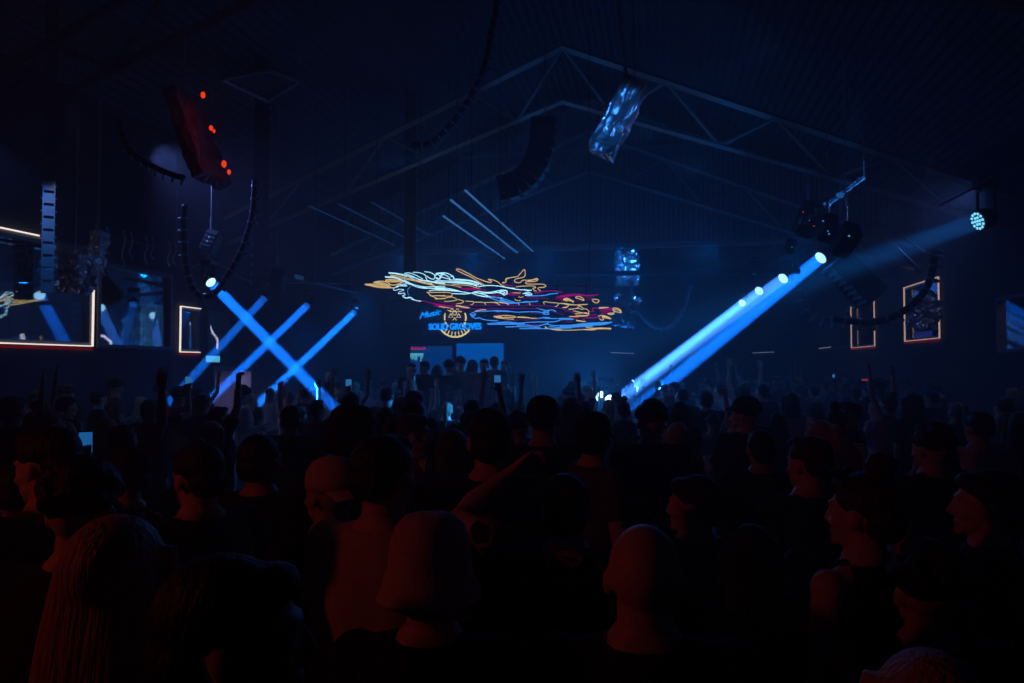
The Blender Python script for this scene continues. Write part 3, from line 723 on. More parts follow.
# people holding phones
for (u, v, dep, yaw, mt, sk, sh, hr, lb, pl) in (
    (26, 476, 3.9, 15, 'phone_screen', 1, 'black', 'short', 'person filming with a lit phone above the long haired woman', 'glowing phone held up above the long haired woman'),
    (473, 398, 7.4, 0, 'phone_bright', 0, 'black', 'short', 'person filming with a lit phone just right of the larger screen', 'bright phone held up right of the larger blue screen'),
    (405, 391, 11.2, 25, 'phone_bright', 0, 'navy', 'curly', 'person filming with a lit phone below the darker screen', 'small bright phone below the darker blue screen'),
    (318, 399, 8.4, -10, 'phone_bright', 0, 'red', 'fade', 'man in a red shirt filming with a lit phone', 'bright phone held by the man in red'),
    (152, 398, 7.8, 0, 'phone_bright', 0, 'black', 'short', 'person filming with a lit phone left of the doorway', 'bright phone held up left of the doorway')):
    q = hero(u, v, dep, yaw, 'filming', skin_=sk, shirt=sh, hair=hr, label=lb)
    bpy.context.view_layer.update(); w_, f = BODY['filming']['W'][1]
    pw = q.matrix_world @ (w_ + f*.085 + Vector((-.01, .025, .03)))
    phone_at(pw, (EYE.xy - pw.xy).normalized(), pl, mt, -8)

# the packed crowd behind -------------------------------------------------------
ANCH = [(60, 'the big neon edged window'), (130, 'the tall dark glass pane'), (172, 'the tall pane\'s right end'), (203, 'the small neon window'), (240, 'the left doorway'), (285, 'the crossed beams'), (330, 'the rightmost left beam'),
        (380, 'the dragon\'s snout'), (420, 'the neon lettering'), (470, 'the blue screens'), (520, 'the dragon\'s belly'), (575, 'the dragon\'s tail'), (625, 'the glaring lamps'), (680, 'the foot of the long beams'), (735, 'the middle of the long beams'),
        (790, 'the tops of the long beams'), (860, 'the right dark windows'), (920, 'the right neon windows'), (975, 'the LED wash light'), (1100, 'the right edge window')]
ROWS = [(5, 'near'), (7.5, 'mid crowd'), (10.5, 'halfway back'), (14, 'far back'), (50, 'farthest back')]
LOOKS = []
for s_ in ('black', 'grey', 'navy', 'green', 'white', 'red', 'tan'):
    for h_, hc in (('short', 'black'), ('fade', 'brown'), ('curly', 'black'), ('long', 'brown'), ('bob', 'black'), ('ponytail', 'blonde'), ('bun', 'brown'), ('fade', 'black'), ('short', 'brown'), ('long', 'blonde')): LOOKS.append((s_, h_, hc))
used = set()
FEMH = ('long', 'bob', 'ponytail', 'bun')
cand = []
tries = 0
def screen_uv(x, y, z):
    d = CM.transposed() @ (Vector((x, y, z)) - EYE); return 512+F*d.x/-d.z, 341.5-F*d.y/-d.z, -d.z
bright = rnd.Random(5) if hasattr(rnd, 'Random') else random.Random(5)
while len(cand) < 172 and tries < 60000:
    tries += 1
    y = 2.2 + 24*rnd.random()**1.25; x = rnd.uniform(-8.5, 5.5)
    u, v, dep = screen_uv(x, y, 1.7)
    if dep < 3.0 or u < -25 or u > 1050: continue
    if y > 11.7 and -6.4 < x < -1.7: continue                # the raised platform stands there
    if 584 < u < 664 and 7 < dep < 18.5 and rnd.random() < .93: continue
    if abs(x+1.7) < 1.0 and 15.5 < y < 19: continue
    sp = .60 + .012*dep
    if any((x-a)**2+(y-b)**2 < sp**2 for a, b, _ in PEOPLE): continue
    if any((x-a)**2+(y-b)**2 < sp**2 for a, b in cand): continue
    cand.append((x, y))
cand.sort(key=lambda c: c[1])
for i, (x, y) in enumerate(cand):
    u, v, dep = screen_uv(x, y, 1.7)
    an = next(a for lim, a in ANCH if u <= lim or lim == 1100); row = next(r for lim, r in ROWS if dep <= lim)
    for _ in range(400):
        s_, h_, hc = LOOKS[int(len(LOOKS)*rnd.random()**1.7)]
        act = 'facing the platform'
        lb = f"{'woman' if h_ in FEMH else 'man'} in {s_}, {h_ + (' hair' if h_ not in ('ponytail', 'bun') else '')}, {row} under {an}".replace(', bob hair', ', bobbed hair').replace(', fade hair', ', cropped hair').replace(', bun,', ', hair bun,')
        if (lb) not in used: break
    used.add(lb)
    fem = h_ in FEMH
    t = rnd.random()
    if fem: pn = 'stand_f' if t < .4 else 'dance_f' if t < .7 else 'turned_f' if t < .92 or dep < 8 else 'both_up_f'
    else: pn = 'stand' if t < .4 else 'dance' if t < .65 else 'turned' if t < .92 or dep < 8 else 'fist_up' if t < .97 else 'one_up'
    hgt = rnd.gauss(1.655 if fem else 1.75, .05); hgt = min(max(hgt, 1.52), 1.86)
    if dep < 4.5: hgt = min(hgt, 1.74)
    if 610 < u < 670: hgt = min(hgt, 1.66)
    yw = math.degrees(math.atan2(-(-3.5-x), 22-y)) + rnd.gauss(0, 22)
    lb = lb.replace("with bun", "with a bun").replace("with ponytail", "with a ponytail")
    person(x, y, yw, hgt, pn, skin_=rnd.choice((0, 0, 0, 1, 1, 2)), shirt=s_, hair=h_, hairc=hc, label=lb, group='dancing crowd')
print('CROWD', len(PEOPLE))

# ------------------------------------------------------------------ hung and stage things
def local(bm, root):
    bmesh.ops.transform(bm, matrix=Matrix.Translation(root.location).inverted(), verts=bm.verts); return bm
def perforated_column(u, vbot, Y, wd, label, mat='galvanised', ztop=None, rot=.35):
    p = atY(u, vbot, Y); top = (ztop or roofz(p.x)-.03) - p.z
    r = empty('perforated_column', p, label, 'column', 'hanging perforated columns', rot=(0, 0, rot))
    bm = bmesh.new(); h = wd/2; t = wd*.1; k = int(top/.16)
    for sx in (-1, 1):
        for sy in (-1, 1): bbox(bm, (sx*h-(t if sx > 0 else 0), sy*h-(t if sy > 0 else 0), 0), (sx*h+(t if sx < 0 else 0), sy*h+(t if sy < 0 else 0), top))
    for i in range(k+1):
        z = i*.16
        for sy in (-1, 1):
            y0 = sy*(h-.008); bbox(bm, (-h+t, y0-.004, z), (h-t, y0+.004, min(z+.125, top))); bbox(bm, (y0-.004, -h+t, z), (y0+.004, h-t, min(z+.125, top)))
    mesh_obj('perforated_tube', bm, mat, r)
    bm = bmesh.new()
    for i in range(k):
        z = .06+i*.16
        for sx in (-1, 1): tube(bm, [(sx*h, -h*.6, z), (sx*(h+wd*.16), -h*.6, z)], wd*.10, 6)
    mesh_obj('bolts', bm, 'steel', r); return r
perforated_column(47, 293, 7.9, .135, 'blue lit perforated column hanging in front of the big neon edged window', 'galvanised', rot=.75)
perforated_column(260, 288, 11.5, .24, 'dark perforated column hanging behind the left loop of ribbed chain', 'dark_steel', rot=.5)
perforated_column(410, 272, 15, .24, 'perforated column hanging above the dragon\'s mane', 'dark_steel', rot=.3)

def cable_chain(pts, rad, label, mat='dark_steel', out=None):
    """a ribbed energy chain along world points, studs on its outer side"""
    P_ = smooth_path(pts, 8); r = empty('cable_chain', P_[0], label, 'cable chain', 'hanging ribbed cable chains')
    bm = bmesh.new(); tube(bm, P_, rad, 10); mesh_obj('hose', local(bm, r), mat, r, True)
    c = sum(P_, Vector())/len(P_) if out is None else Vector(out); acc = 0
    for a, b in zip(P_, P_[1:]):
        acc += (b-a).length
        if acc > rad*3.1:
            acc = 0; d = (b-a).normalized(); o_ = (b-c); o_ = (o_-d*o_.dot(d)).normalized()
            bm = bmesh.new(); tube(bm, [b+o_*rad*.7, b+o_*rad*2.0], rad*.42, 6); ell(bm, b+o_*rad*2.1, (rad*.5,)*3, seg=8)
            tube(bm, [b-d*rad*.35, b+d*rad*.35], rad*1.18, 10); mesh_obj('stud', local(bm, r), 'galvanised', r)
    return r
cable_chain([atY(u, v, 9.3) for u, v in ((184.5, 205), (184.8, 247), (188, 274), (194, 290), (205, 296.5), (217, 291), (226, 278), (234, 265), (241, 252), (247, 236), (253, 212), (255, 180))], .042, 'loop of ribbed chain hanging around a stage light on the left')
cable_chain([atY(u, v, 7.5) for u, v in ((412, 145), (430, 143), (444, 132), (457.5, 116), (471, 96.5), (481, 76), (487, 55.5), (491, 32), (495.5, 12), (497, -10))], .030, 'ribbed chain curving down from the roof, top centre', out=atY(420, 90, 7.5))
cable_chain([atY(u, v, 25) for u, v in ((796, 262), (798, 275), (799, 290), (804, 306), (818, 318), (836, 321.5), (850, 316))], .09, 'loop of ribbed chain right of the longest beam\'s lamp')
cable_chain([atY(u, v, 12.5) for u, v in ((833, 318), (850, 321), (876.5, 321.5), (902, 312), (921, 296), (931, 276), (934, 250))], .055, 'loop of ribbed chain in front of the right neon windows')
cable_chain([atY(u, v, 23) for u, v in ((630, 270), (634, 300), (645, 320), (658, 328), (672, 325), (684, 308), (690, 285))], .05, 'faint loop of ribbed chain on the far side right of the dragon', 'steel')
cable_chain([atY(u, v, 6.6) for u, v in ((118, 120), (130, 150), (150, 165), (170, 174), (184, 178))], .03, 'short dark ribbed chain left of the red lit hanging panel')
# dark line array hanging in a J in front of the bulkhead
J = smooth_path([atY(u, v, 12) for u, v in ((545, 118), (543.5, 138), (539, 158), (530, 174), (517, 185), (499, 190))], 2)
r = empty('line_array_speaker', J[0], 'dark J shaped line array speaker hanging in front of the corrugated bulkhead', 'speaker')
for a, b in zip(J, J[1:]):
    d = (b-a); bm = bmesh.new(); q = d.to_track_quat('Z', 'Y').to_matrix(); box(bm, (a+b)/2, (.26, .42, d.length*.94), q); bmesh.ops.bevel(bm, geom=bm.edges[:], offset=.015, segments=1, affect='EDGES')
    mesh_obj('cabinet', local(bm, r), 'black_plastic', r)
bm = bmesh.new(); tube(bm, [J[0], Vector((J[0].x, J[0].y, roofz(J[0].x)-.05))], .012, 6); mesh_obj('hanging_cable', local(bm, r), 'steel', r)

# crumpled foil decor
def foil_box(name, c, size, rot, label, mat='foil', amp=.05, seed=0, group='crumpled foil decor', hang=True, sub=22, streak=False):
    r = empty(name, c, label, 'foil decoration', group)
    bm = bmesh.new(); bmesh.ops.create_cube(bm, size=1); bmesh.ops.subdivide_edges(bm, edges=bm.edges[:], cuts=sub, use_grid_fill=True)
    off = Vector((seed*5.1, seed*2.3, seed)); sx = Vector(size)
    for v in bm.verts:
        p = Vector((v.co.x*sx.x, v.co.y*sx.y, v.co.z*sx.z)); q = v.co.normalized()
        w_ = Vector((p.x*13, p.y*13, p.z*(3.5 if streak else 9))); v.co = p + q*(noise.noise(p*6+off)*amp*.8 + (.5-abs(noise.noise(w_+off)))*amp*1.1 + noise.noise(w_*2.3+off)*amp*.35)
    bmesh.ops.transform(bm, matrix=rot.to_4x4(), verts=bm.verts); mesh_obj('foil_skin', bm, mat, r)
    if hang:
        bm = bmesh.new(); top = Vector((0, 0, roofz(c.x)-c.z-.05)); e = rot @ Vector((0, 0, sx.z*.45)); tube(bm, [e, Vector((e.x, e.y, top.z))], .008, 6); mesh_obj('hanging_cable', bm, 'steel', r)
    return r
def roll_from(u0, v0, u1, v1, Y):
    a, b = atY(u0, v0, Y), atY(u1, v1, Y); d = (a-b); return (a+b)/2, d.length, d.to_track_quat('Z', 'Y').to_matrix()
c, L, q = roll_from(636, 84, 601, 153, 8.); foil_box('foil_tube', c, (.24, .26, L), q, 'crumpled silver foil tube hanging aslant under the roof truss', amp=.04, seed=2, streak=True)
c, L, q = roll_from(617, -4, 627, 84, 8.6)
r = empty('hanging_pole', c, 'thin segmented pole hanging from the roof above the foil tube', 'pole'); bm = bmesh.new()
for i in range(4): tube(bm, [q @ Vector((0, 0, L*(.5-i/4-.02))), q @ Vector((0, 0, L*(.5-(i+1)/4+.02)))], .022, 8)
tube(bm, [q @ Vector((0, 0, L*.5)), q @ Vector((0, 0, -L*.5))], .012, 6); mesh_obj('pole_tube', bm, 'galvanised', r)
c, L, q = roll_from(183, 96, 211, 180, 6.2); rp = foil_box('foil_slab', c, (.42, .12, L), q, 'red lit hanging foil panel, upper left', 'dull_foil', .03, 5)
for (u, v, s) in ((203, 95, .026), (211, 128, .022), (214, 131, .016), (224, 164, .028), (229, 172, .02)):
    p = atY(u, v, 6.05); bm = bmesh.new(); ell(bm, p-c, (s*.8, s*.8, s*1.2), seg=12); mesh_obj('red_lamp', bm, 'red_lamp', rp, True)
for (u, v) in ((206, 112), (226, 168)): point_light('red_panel_lamp', atY(u, v, 5.9), .28, (1, .05, .01), .03)
foil_box('foil_rock', atY(72, 272, 8.7), (.42, .5, .50), Euler((.1, .2, .5)).to_matrix(), 'crumpled grey foil rock hanging before the big neon edged window', 'dull_foil', .11, 7)
foil_box('foil_cluster', atY(97, 252, 9.3), (.16, .18, .55), Euler((.1, .15, .2)).to_matrix(), 'crumpled foil cluster at the top corner of the big neon edged window', 'dull_foil', .07, 9)
foil_box('foil_cluster', atY(924, 314, 14.5), (.36, .34, .46), Euler((.1, .15, .2)).to_matrix(), 'crumpled foil cluster hanging before the right neon window', 'dull_foil', .10, 11)
foil_box('foil_block', atY(627, 268.5, 22.5), (.58, .4, .92), Euler((0, 0, .2)).to_matrix(), 'bright blue lit foil block behind the dark bar, right of the dragon', 'foil', .12, 13, sub=16)
foil_box('foil_block', atY(625, 311, 21.8), (.62, .4, .8), Euler((0, .2, .1)).to_matrix(), 'dim foil block hanging beside the dragon\'s claws', 'dull_foil', .13, 15, sub=16, hang=False)
# dark bar crossing in front of the foil block
a, b = atY(556, 274, 21), atY(800, 271, 21)
r = empty('lighting_bar', (a+b)/2, 'long dark bar across the stage end below the bulkhead', 'bar'); bm = bmesh.new(); tube(bm, [a, b], .075, 8); mesh_obj('pipe', local(bm, r), 'dark_steel', r)
for k in (.03, .35, .68, .97):
    p = a.lerp(b, k); bm = bmesh.new(); tube(bm, [p, Vector((p.x, p.y, roofz(p.x)-.05))], .012, 6); mesh_obj('hanging_cable', local(bm, r), 'steel', r)
# rails and blue tubes running away under the roof
def rail(name, x, z, y0, y1, mat, rad, label, cat, group):
    r = empty(name, (x, y0, z), label, cat, group); bm = bmesh.new(); tube(bm, [(0, 0, 0), (0, y1-y0, 0)], rad, 8); mesh_obj('tube', bm, mat, r)
    bm = bmesh.new(); 
    for k in range(3):
        y = (y1-y0)*(.06+.44*k); hb = bmesh.new(); bbox(hb, (-rad*1.6, y-.03, rad*.4), (rad*1.6, y+.03, rad*2.4)); tube(hb, [(0, y, rad), (0, y, roofz(x)-z-.05)], .008, 6); mesh_obj('hanger', hb, 'dark_steel', r)
    bm.free()
g = 'blue tubes under the roof'  # blue tubes drawn with weak emission
rail('roof_tube', -4.15, 5.0, 13.9, 19.75, 'tube_glow_blue', .020, 'lowest of the three blue tubes above the dragon', 'light tube', g)
rail('roof_tube', -3.8, 5.15, 13.2, 19.75, 'tube_glow_blue', .022, 'middle blue tube above the dragon', 'light tube', g)
rail('roof_tube', -3.36, 5.17, 12.6, 19.7, 'tube_glow_blue', .020, 'highest and rightmost of the three blue tubes above the dragon', 'light tube', g)
for i, x in enumerate((-6.3, -5.9, -5.4)):  # faint unlit rails, their sheen put in as weak emission
    rail('roof_tube', x, 5.0+.1*i, 12.5+.4*i, 17, 'rail_glow_dim', .016, ('leftmost', 'middle', 'rightmost')[i]+' of the three faint rails left of the bright blue tubes', 'light tube', 'faint rails under the roof')
# ceiling hatch
pz = 5.6; q = [Vector(p) for p in (EYE + ray(*uv)*((pz-CAMZ)/ray(*uv).z) for uv in ((221, 79), (268, 69.5), (300, 81), (268, 101)))]
c = sum(q, Vector())/4; r = empty('ceiling_raft', c, 'square panel with a pale frame hanging flat under the roof, upper left', 'panel'); bm = bmesh.new()
for a, b in zip(q, q[1:]+q[:1]): tube(bm, [a, b], .028, 6)
mesh_obj('panel_frame', local(bm, r), 'galvanised', r)
bm = bmesh.new(); vs_ = [bm.verts.new(c+(p-c)*.9+Vector((0, 0, .02))) for p in q]; vt = [bm.verts.new(c+(p-c)*.9+Vector((0, 0, .06))) for p in q]
bm.faces.new(vs_); bm.faces.new(vt[::-1])
for k in range(4): bm.faces.new((vs_[k], vt[k], vt[(k+1) % 4], vs_[(k+1) % 4]))
mesh_obj('panel_sheet', local(bm, r), 'dark_steel', r)
bm = bmesh.new()
for p in q: tube(bm, [p, Vector((p.x, p.y, roofz(p.x)-.05))], .008, 6)
mesh_obj('hanging_cable', local(bm, r), 'steel', r)
# bar with clamps over the left glass, small rods hanging from it
def cable(name, pts, rad, mat, label, cat, group=None):
    bm = bmesh.new(); P_ = smooth_path(pts, 6); r0 = P_[0].copy(); tube(bm, [p-r0 for p in P_], rad, 6); o = mesh_obj(name, bm, mat, None, True); o.location = r0; return tag(o, label, cat, group)
bar = [atX(92, 232, -8.2), atX(180, 250, -8.2)]
r = empty('lighting_bar', bar[0], 'dark bar with hanging clamps over the tall dark glass pane', 'bar'); bm = bmesh.new(); tube(bm, bar, .03, 8); mesh_obj('pipe', local(bm, r), 'dark_steel', r)
for k, l in ((.02, .35), (.13, .3), (.3, .42), (.38, .3), (.55, .35), (.62, .25), (.83, .32), (.9, .28)):
    p = bar[0].lerp(bar[1], k); bm = bmesh.new(); tube(bm, smooth_path([p+Vector((.03, 0, .12)), p+Vector((.05, .02, -.05)), p+Vector((-.01, .03, -l*.6)), p+Vector((.03, .05, -l))], 4), .016, 6); mesh_obj('clamp', local(bm, r), 'galvanised', r)
for k in (.05, .95):
    p = bar[0].lerp(bar[1], k); bm = bmesh.new(); tube(bm, [p, Vector((p.x, p.y, roofz(p.x)-.05))], .01, 6); mesh_obj('hanging_cable', local(bm, r), 'steel', r)
# support rails for the right and left rows of stage lights
def row_bar(a, b, up, label):
    a, b = a+Vector((0, 0, up)), b+Vector((0, 0, up)); d = (b-a)*.06; a, b = a-d, b+d
    r = empty('lighting_bar', a, label, 'bar'); bm = bmesh.new(); tube(bm, [a, b], .03, 8); mesh_obj('pipe', local(bm, r), 'dark_steel', r)
    bm = bmesh.new()
    for k in (.1, .5, .9): p = a.lerp(b, k); tube(bm, [p, Vector((p.x, p.y, roofz(p.x)-.05 if p.y < BULK else 9.0))], .01, 6)
    mesh_obj('hanging_cable', local(bm, r), 'steel', r)
row_bar(A, D, .92, 'dark bar carrying the right row of stage lights'); row_bar(F_, H_, .5, 'dark bar carrying the three left stage lights')
# right rig: speckled bar, small dark fixtures, tilted louvred box, wires
r = empty('rig_boom', atY(800, 224, 13), 'speckled steel arm slanting up above the longest beam\'s lamp', 'rig arm'); a, b = atY(800, 224, 13), atY(864, 178, 13)
bm = bmesh.new()
for s in (-1, 1):
    o_ = Vector((0, s*.06, s*.03)); tube(bm, [a+o_, b+o_], .016, 6)
for k in range(12): tube(bm, [a.lerp(b, k/12)+Vector((0, -.06, -.03)), a.lerp(b, (k+1)/12)+Vector((0, .06, .03))], .01, 5)
mesh_obj('lattice', local(bm, r), 'galvanised', r)
bm = bmesh.new()
for k in (.06, .3, .42, .62, .95):
    cb = bmesh.new(); box(cb, a.lerp(b, k), (.12, .12, .07)); mesh_obj('clamp', local(cb, r), 'steel', r)
bm = bmesh.new(); tube(bm, [b, Vector((b.x, b.y, roofz(b.x)-.05))], .012, 6); mesh_obj('hanging_cable', local(bm, r), 'steel', r)
def small_fixture(u, v, Y, s, tilt, label, dots=()):
    p = atY(u, v, Y); r = empty('stage_fixture', p, label, 'stage light', 'dark fixtures on the right rig')
    q = Euler((tilt, .3, .2)).to_matrix(); bm = bmesh.new(); box(bm, (0, 0, 0), (s*.8, s, s*1.5), q); bmesh.ops.bevel(bm, geom=bm.edges[:], offset=s*.08, segments=2, affect='EDGES'); mesh_obj('housing', bm, 'black_plastic', r)
    bm = bmesh.new()
    for k in range(4): box(bm, q @ Vector((0, -s*.53, (k-1.5)*s*.3)), (s*.7, s*.08, s*.1), q)
    mesh_obj('cooling_fins', bm, 'dark_steel', r)
    bm = bmesh.new(); tube(bm, [(0, 0, s*.7), (0, 0, s*1.6)], s*.09, 6); tube(bm, [(0, 0, s*1.6), (0, 0, max(s*1.7, roofz(p.x)-p.z-.05))], .01, 6); mesh_obj('bracket', bm, 'steel', r)
    for (du, dv, mt) in dots:
        bm = bmesh.new(); ell(bm, atY(u+du, v+dv, Y-s*.75)-p, (.014,)*3, seg=8); mesh_obj('status_light', bm, mt, r)
    return r
small_fixture(808, 219, 14.6, .42, .5, 'dark fixture with red and green status lights on the right rig', ((-5, -7, 'dot_red'), (1, 1, 'dot_green'), (6, 7, 'dot_red')))
small_fixture(828, 228, 12.4, .28, -.5, 'dark fixture with a blue glint beside the status lit one', ((0, 3, 'dot_blue'), (1, 6, 'dot_blue'), (-5, -7, 'dot_blue')))
small_fixture(846, 240, 11.2, .30, .8, 'dark fixture with one teal light on the right rig', ((3, -4, 'dot_green'),))
small_fixture(790, 246, 17, .22, .3, 'small dark fixture left of the longest beam\'s lamp', ((2, 1, 'dot_green'),))
small_fixture(752, 268, 20.5, .36, .9, 'small dark fixture at the corner of the wire pyramid', ((0, -4, 'dot_blue'), (2, 6, 'dot_blue')))
r = empty('wire_pyramid', atY(792, 214, 18.5), 'faint pyramid of wires left of the longest beam\'s lamp', 'wire frame')
for pts in (((745, 262), (772, 240), (792, 214)), ((745, 262), (775, 255), (812, 243)), ((812, 243), (800, 225), (792, 214)), ((792, 214), (793, 170))):
    bm = bmesh.new(); tube(bm, smooth_path([atY(u, v, 18.5) for u, v in pts], 5), .012, 6); mesh_obj('wire', local(bm, r), 'galvanised', r)
c, L, q = roll_from(835, 262, 872, 298, 14); r = empty('louvred_box', c, 'tilted louvred box hanging over the right dark window', 'speaker'); bm = bmesh.new()
for s in (-1, 1): box(bm, q @ Vector((s*.42, 0, 0)), (.05, .4, L), q)
for s in (-1, 1): box(bm, q @ Vector((0, 0, s*L*.49)), (.86, .4, .04), q)
box(bm, q @ Vector((0, .17, 0)), (.84, .04, L), q); mesh_obj('case', bm, 'dark_steel', r)
bm = bmesh.new()
for k in range(7): box(bm, q @ Vector((0, -.06, L*(k-3)/7.6)), (.80, .26, .03), q @ Euler((.5, 0, 0)).to_matrix())
mesh_obj('louvres', bm, 'steel', r)
bm = bmesh.new(); tube(bm, [q @ Vector((0, 0, L*.5)), Vector((0, 0, roofz(c.x)-c.z-.05))], .01, 6); mesh_obj('hanging_cable', bm, 'steel', r)
cable('power_cable', [atY(u, v, 12) for u, v in ((848, 222), (866, 230), (890, 242), (905, 255), (922, 272))], .016, 'galvanised', 'lower slack cable right of the rig, ending over the neon window', 'cable')
cable('power_cable', [atY(u, v, 11.6) for u, v in ((862, 224), (880, 223), (895, 230), (912, 243), (928, 254), (943, 257))], .016, 'galvanised', 'upper slack cable right of the rig, under the LED wash light', 'cable')
cable('power_cable', [atY(u, v, 10.5) for u, v in ((938, 206), (970, 190), (1000, 172), (1030, 162))], .014, 'steel', 'thin cable rising to the right above the LED wash light', 'cable')
cable('power_cable', [atX(u, v, -8.0) for u, v in ((190, 268), (214, 262), (250, 281), (300, 283), (352, 284))], .016, 'steel', 'thin cable sagging along the left wall above the crossed beams', 'cable')
small_fixture(211, 243, 10.1, .24, -.3, 'dark fixture above the left looped chain', ((-2, -6, 'dot_blue'), (-4, -2, 'dot_blue')))
small_fixture(277, 283, 13.0, .34, .6, 'dark fixture beside the dark perforated column', ())
# added spots without fixtures that brighten foil, columns, chains, truss and raised arms
def pick(p, target, power, ang=24, col=(.03, .26, 1.)): return spot_light('fill_spot', p, Vector(target)-Vector(p), ang, power, col, .4, .03)
pick((-2.6, 6.4, 3.9), atY(616, 120, 8.), 150, 15); pick((.9, 5.6, 4.4), atY(616, 120, 8.), 70, 15); pick((.0, 5.0, 3.6), atY(616, 120, 8.), 60, 15); pick((.6, 6.6, 4.0), atY(630, 100, 8.), 3, 30, (.5, .3, .5))
pick((-2.0, 20.4, 3.0), atY(627, 264, 22.4), 520, 20); pick((-.2, 20.5, 3.1), atY(627, 264, 22.4), 420, 20); pick((-1.6, 20.6, 1.6), atY(625, 311, 21.8), 40, 24)
q_ = atD(743, 374, 12.2); pick(q_+Vector((-1.6, -2.2, 2.6)), q_, 34, 20); q_ = atD(558, 378, 8.8); pick(q_+Vector((.8, 1.2, 2.6)), q_, 8, 24); q_ = atD(508, 380, 9.4); pick(q_+Vector((.6, -1.6, 2.6)), q_, 9, 34)
pick((-6.8, 6.2, 4.5), atY(47, 255, 7.9), 62, 50); pick((-5.0, 8.5, 5.8), atY(232, 262, 9.3), 26, 34); pick((-1.2, 5.6, 3.3), atY(440, 132, 7.5), 16, 34)
pick((3.0, 12.2, 6.2), atY(852, 284, 14), 36, 36); pick((4.2, 12.6, 5.4), atY(923, 312, 14.5), 40, 24, (.35, .3, .6)); pick((-6.2, 6.8, 4.9), atY(80, 270, 8.8), 16, 30, (.35, .3, .5))
pick((.6, 12.5, 5.2), (.5, 14, 6.9), 26, 84); pick((-2.2, 12.7, 6.2), (-2.0, 14, 7.9), 12, 80); pick((2.9, 12.6, 4.6), (2.6, 14, 5.9), 10, 70)
# wall light strips and red lamps
def strip(pa, pb, label, n=7, mat='led_dash'):
    r = empty('strip_light', (pa+pb)/2, label, 'light', 'dashed strip lights on the far walls'); bm = bmesh.new(); d = (pb-pa)
    box(bm, (0, 0, 0), [max(abs(x), .05) for x in d]); mesh_obj('rail', bm, 'dark_steel', r); bm = bmesh.new(); off = Vector((0, -.035, 0)) if abs(d.x) > abs(d.y) else Vector((-.035, 0, 0))
    for k in range(n): box(bm, pa-(pa+pb)/2+d*((k+.5)/n)+off, [max(abs(x)/n*.72, .035) for x in d])
    mesh_obj('lamps', bm, mat, r); return r
strip(atY(611, 352.5, YB-.05), atY(634, 353.5, YB-.05), 'dashed strip light on the back wall below the dragon\'s tail')
strip(atY(678, 352.5, YB-.05), atY(700, 353.5, YB-.05), 'dashed strip light on the back wall behind the long beams')
strip(atY(752, 353, YB-.05), atY(774, 352, YB-.05), 'dashed strip light on the back wall right of the long beams')
strip(atX(794, 351.5, XR-.05), atX(803, 350.5, XR-.05), 'short strip light on the right wall, the farther of two', 3)
strip(atX(820, 348.5, XR-.05), atX(832, 347, XR-.05), 'short strip light on the right wall, the nearer of two', 3)
for (u, v, lb) in ((868, 383, 'left of the two small red wall lamps on the right wall'), (886, 383.5, 'right of the two small red wall lamps on the right wall')):
    p = atX(u, v, XR-.1); r = empty('wall_lamp', p, lb, 'lamp', 'red wall lamps'); bm = bmesh.new(); box(bm, (0, 0, -.03), (.16, .62, .26)); bmesh.ops.bevel(bm, geom=bm.edges[:], offset=.02, segments=2, affect='EDGES'); mesh_obj('housing', bm, 'red_board', r)
    bm = bmesh.new(); box(bm, (-.09, 0, .09), (.03, .56, .06)); mesh_obj('lit_tube', bm, 'red_lamp_soft', r); bm = bmesh.new(); box(bm, (-.085, 0, -.12), (.02, .4, .03)); mesh_obj('lower_slot', bm, 'led_dash', r)
for (u, v) in ((833.5, 376), (790, 380)):
    p = atX(u, v, XR-.06); bm = bmesh.new(); ell(bm, (0, 0, 0), (.04, .04, .07), seg=10); o = mesh_obj('wall_marker_lamp', bm, 'dot_blue', None, True); o.location = p
    tag(o, 'tiny blue marker lamp on the right wall, '+('left of the red lamps' if u > 800 else 'near the far corner'), 'lamp')

# ------------------------------------------------------------------ platform, screens, people on it
bm = bmesh.new(); bbox(bm, (-5.9, 12.5, .0), (-2.1, 16.4, .45)); bmesh.ops.bevel(bm, geom=bm.edges[:], offset=.02, segments=1, affect='EDGES')
r = empty('stage_platform', (0, 0, 0), 'low black stage platform under the blue screens', 'platform'); mesh_obj('deck', bm, 'stage_black', r)
bm = bmesh.new()
for k in range(8): bbox(bm, (-5.85+k*.47, 12.46, .04), (-5.85+k*.47+.43, 12.495, .41))
mesh_obj('front_panels', bm, 'dark_steel', r)
def screen(u0, u1, v0, Y, mat, label):
    a, b = atY(u0, v0, Y), atY(u1, v0, Y); w_ = b.x-a.x; h_ = .65
    r = empty('led_screen', ((a.x+b.x)/2, Y, .45), label, 'screen', 'blue screens behind the platform'); zt = a.z-.45
    bm = bmesh.new(); bbox(bm, (-w_/2, 0, zt-h_), (w_/2, .08, zt)); mesh_obj('panel', bm, mat, r)
    bm = bmesh.new(); t = .02
    bbox(bm, (-w_/2-t, .01, zt), (w_/2+t, .10, zt+t)); bbox(bm, (-w_/2-t, .01, zt-h_-t), (w_/2+t, .10, zt-h_))
    for s in (-1, 1): bbox(bm, (s*(w_/2+t/2)-t/2, .01, zt-h_), (s*(w_/2+t/2)+t/2, .10, zt))
    bbox(bm, (-w_/2, .082, zt-h_), (w_/2, .10, zt)); mesh_obj('bezel', bm, 'black_plastic', r)
    bm = bmesh.new()
    for s in (-1, 1): bbox(bm, (s*w_*.4-.03, .05, 0), (s*w_*.4+.03, .11, zt-h_)); bbox(bm, (s*w_*.4-.2, -.05, 0), (s*w_*.4+.2, .3, .03))
    mesh_obj('stand', bm, 'dark_steel', r); return r, w_, zt
screen(456.5, 503.5, 343.5, 15.9, 'screen_blue', 'larger bright blue screen behind the platform')
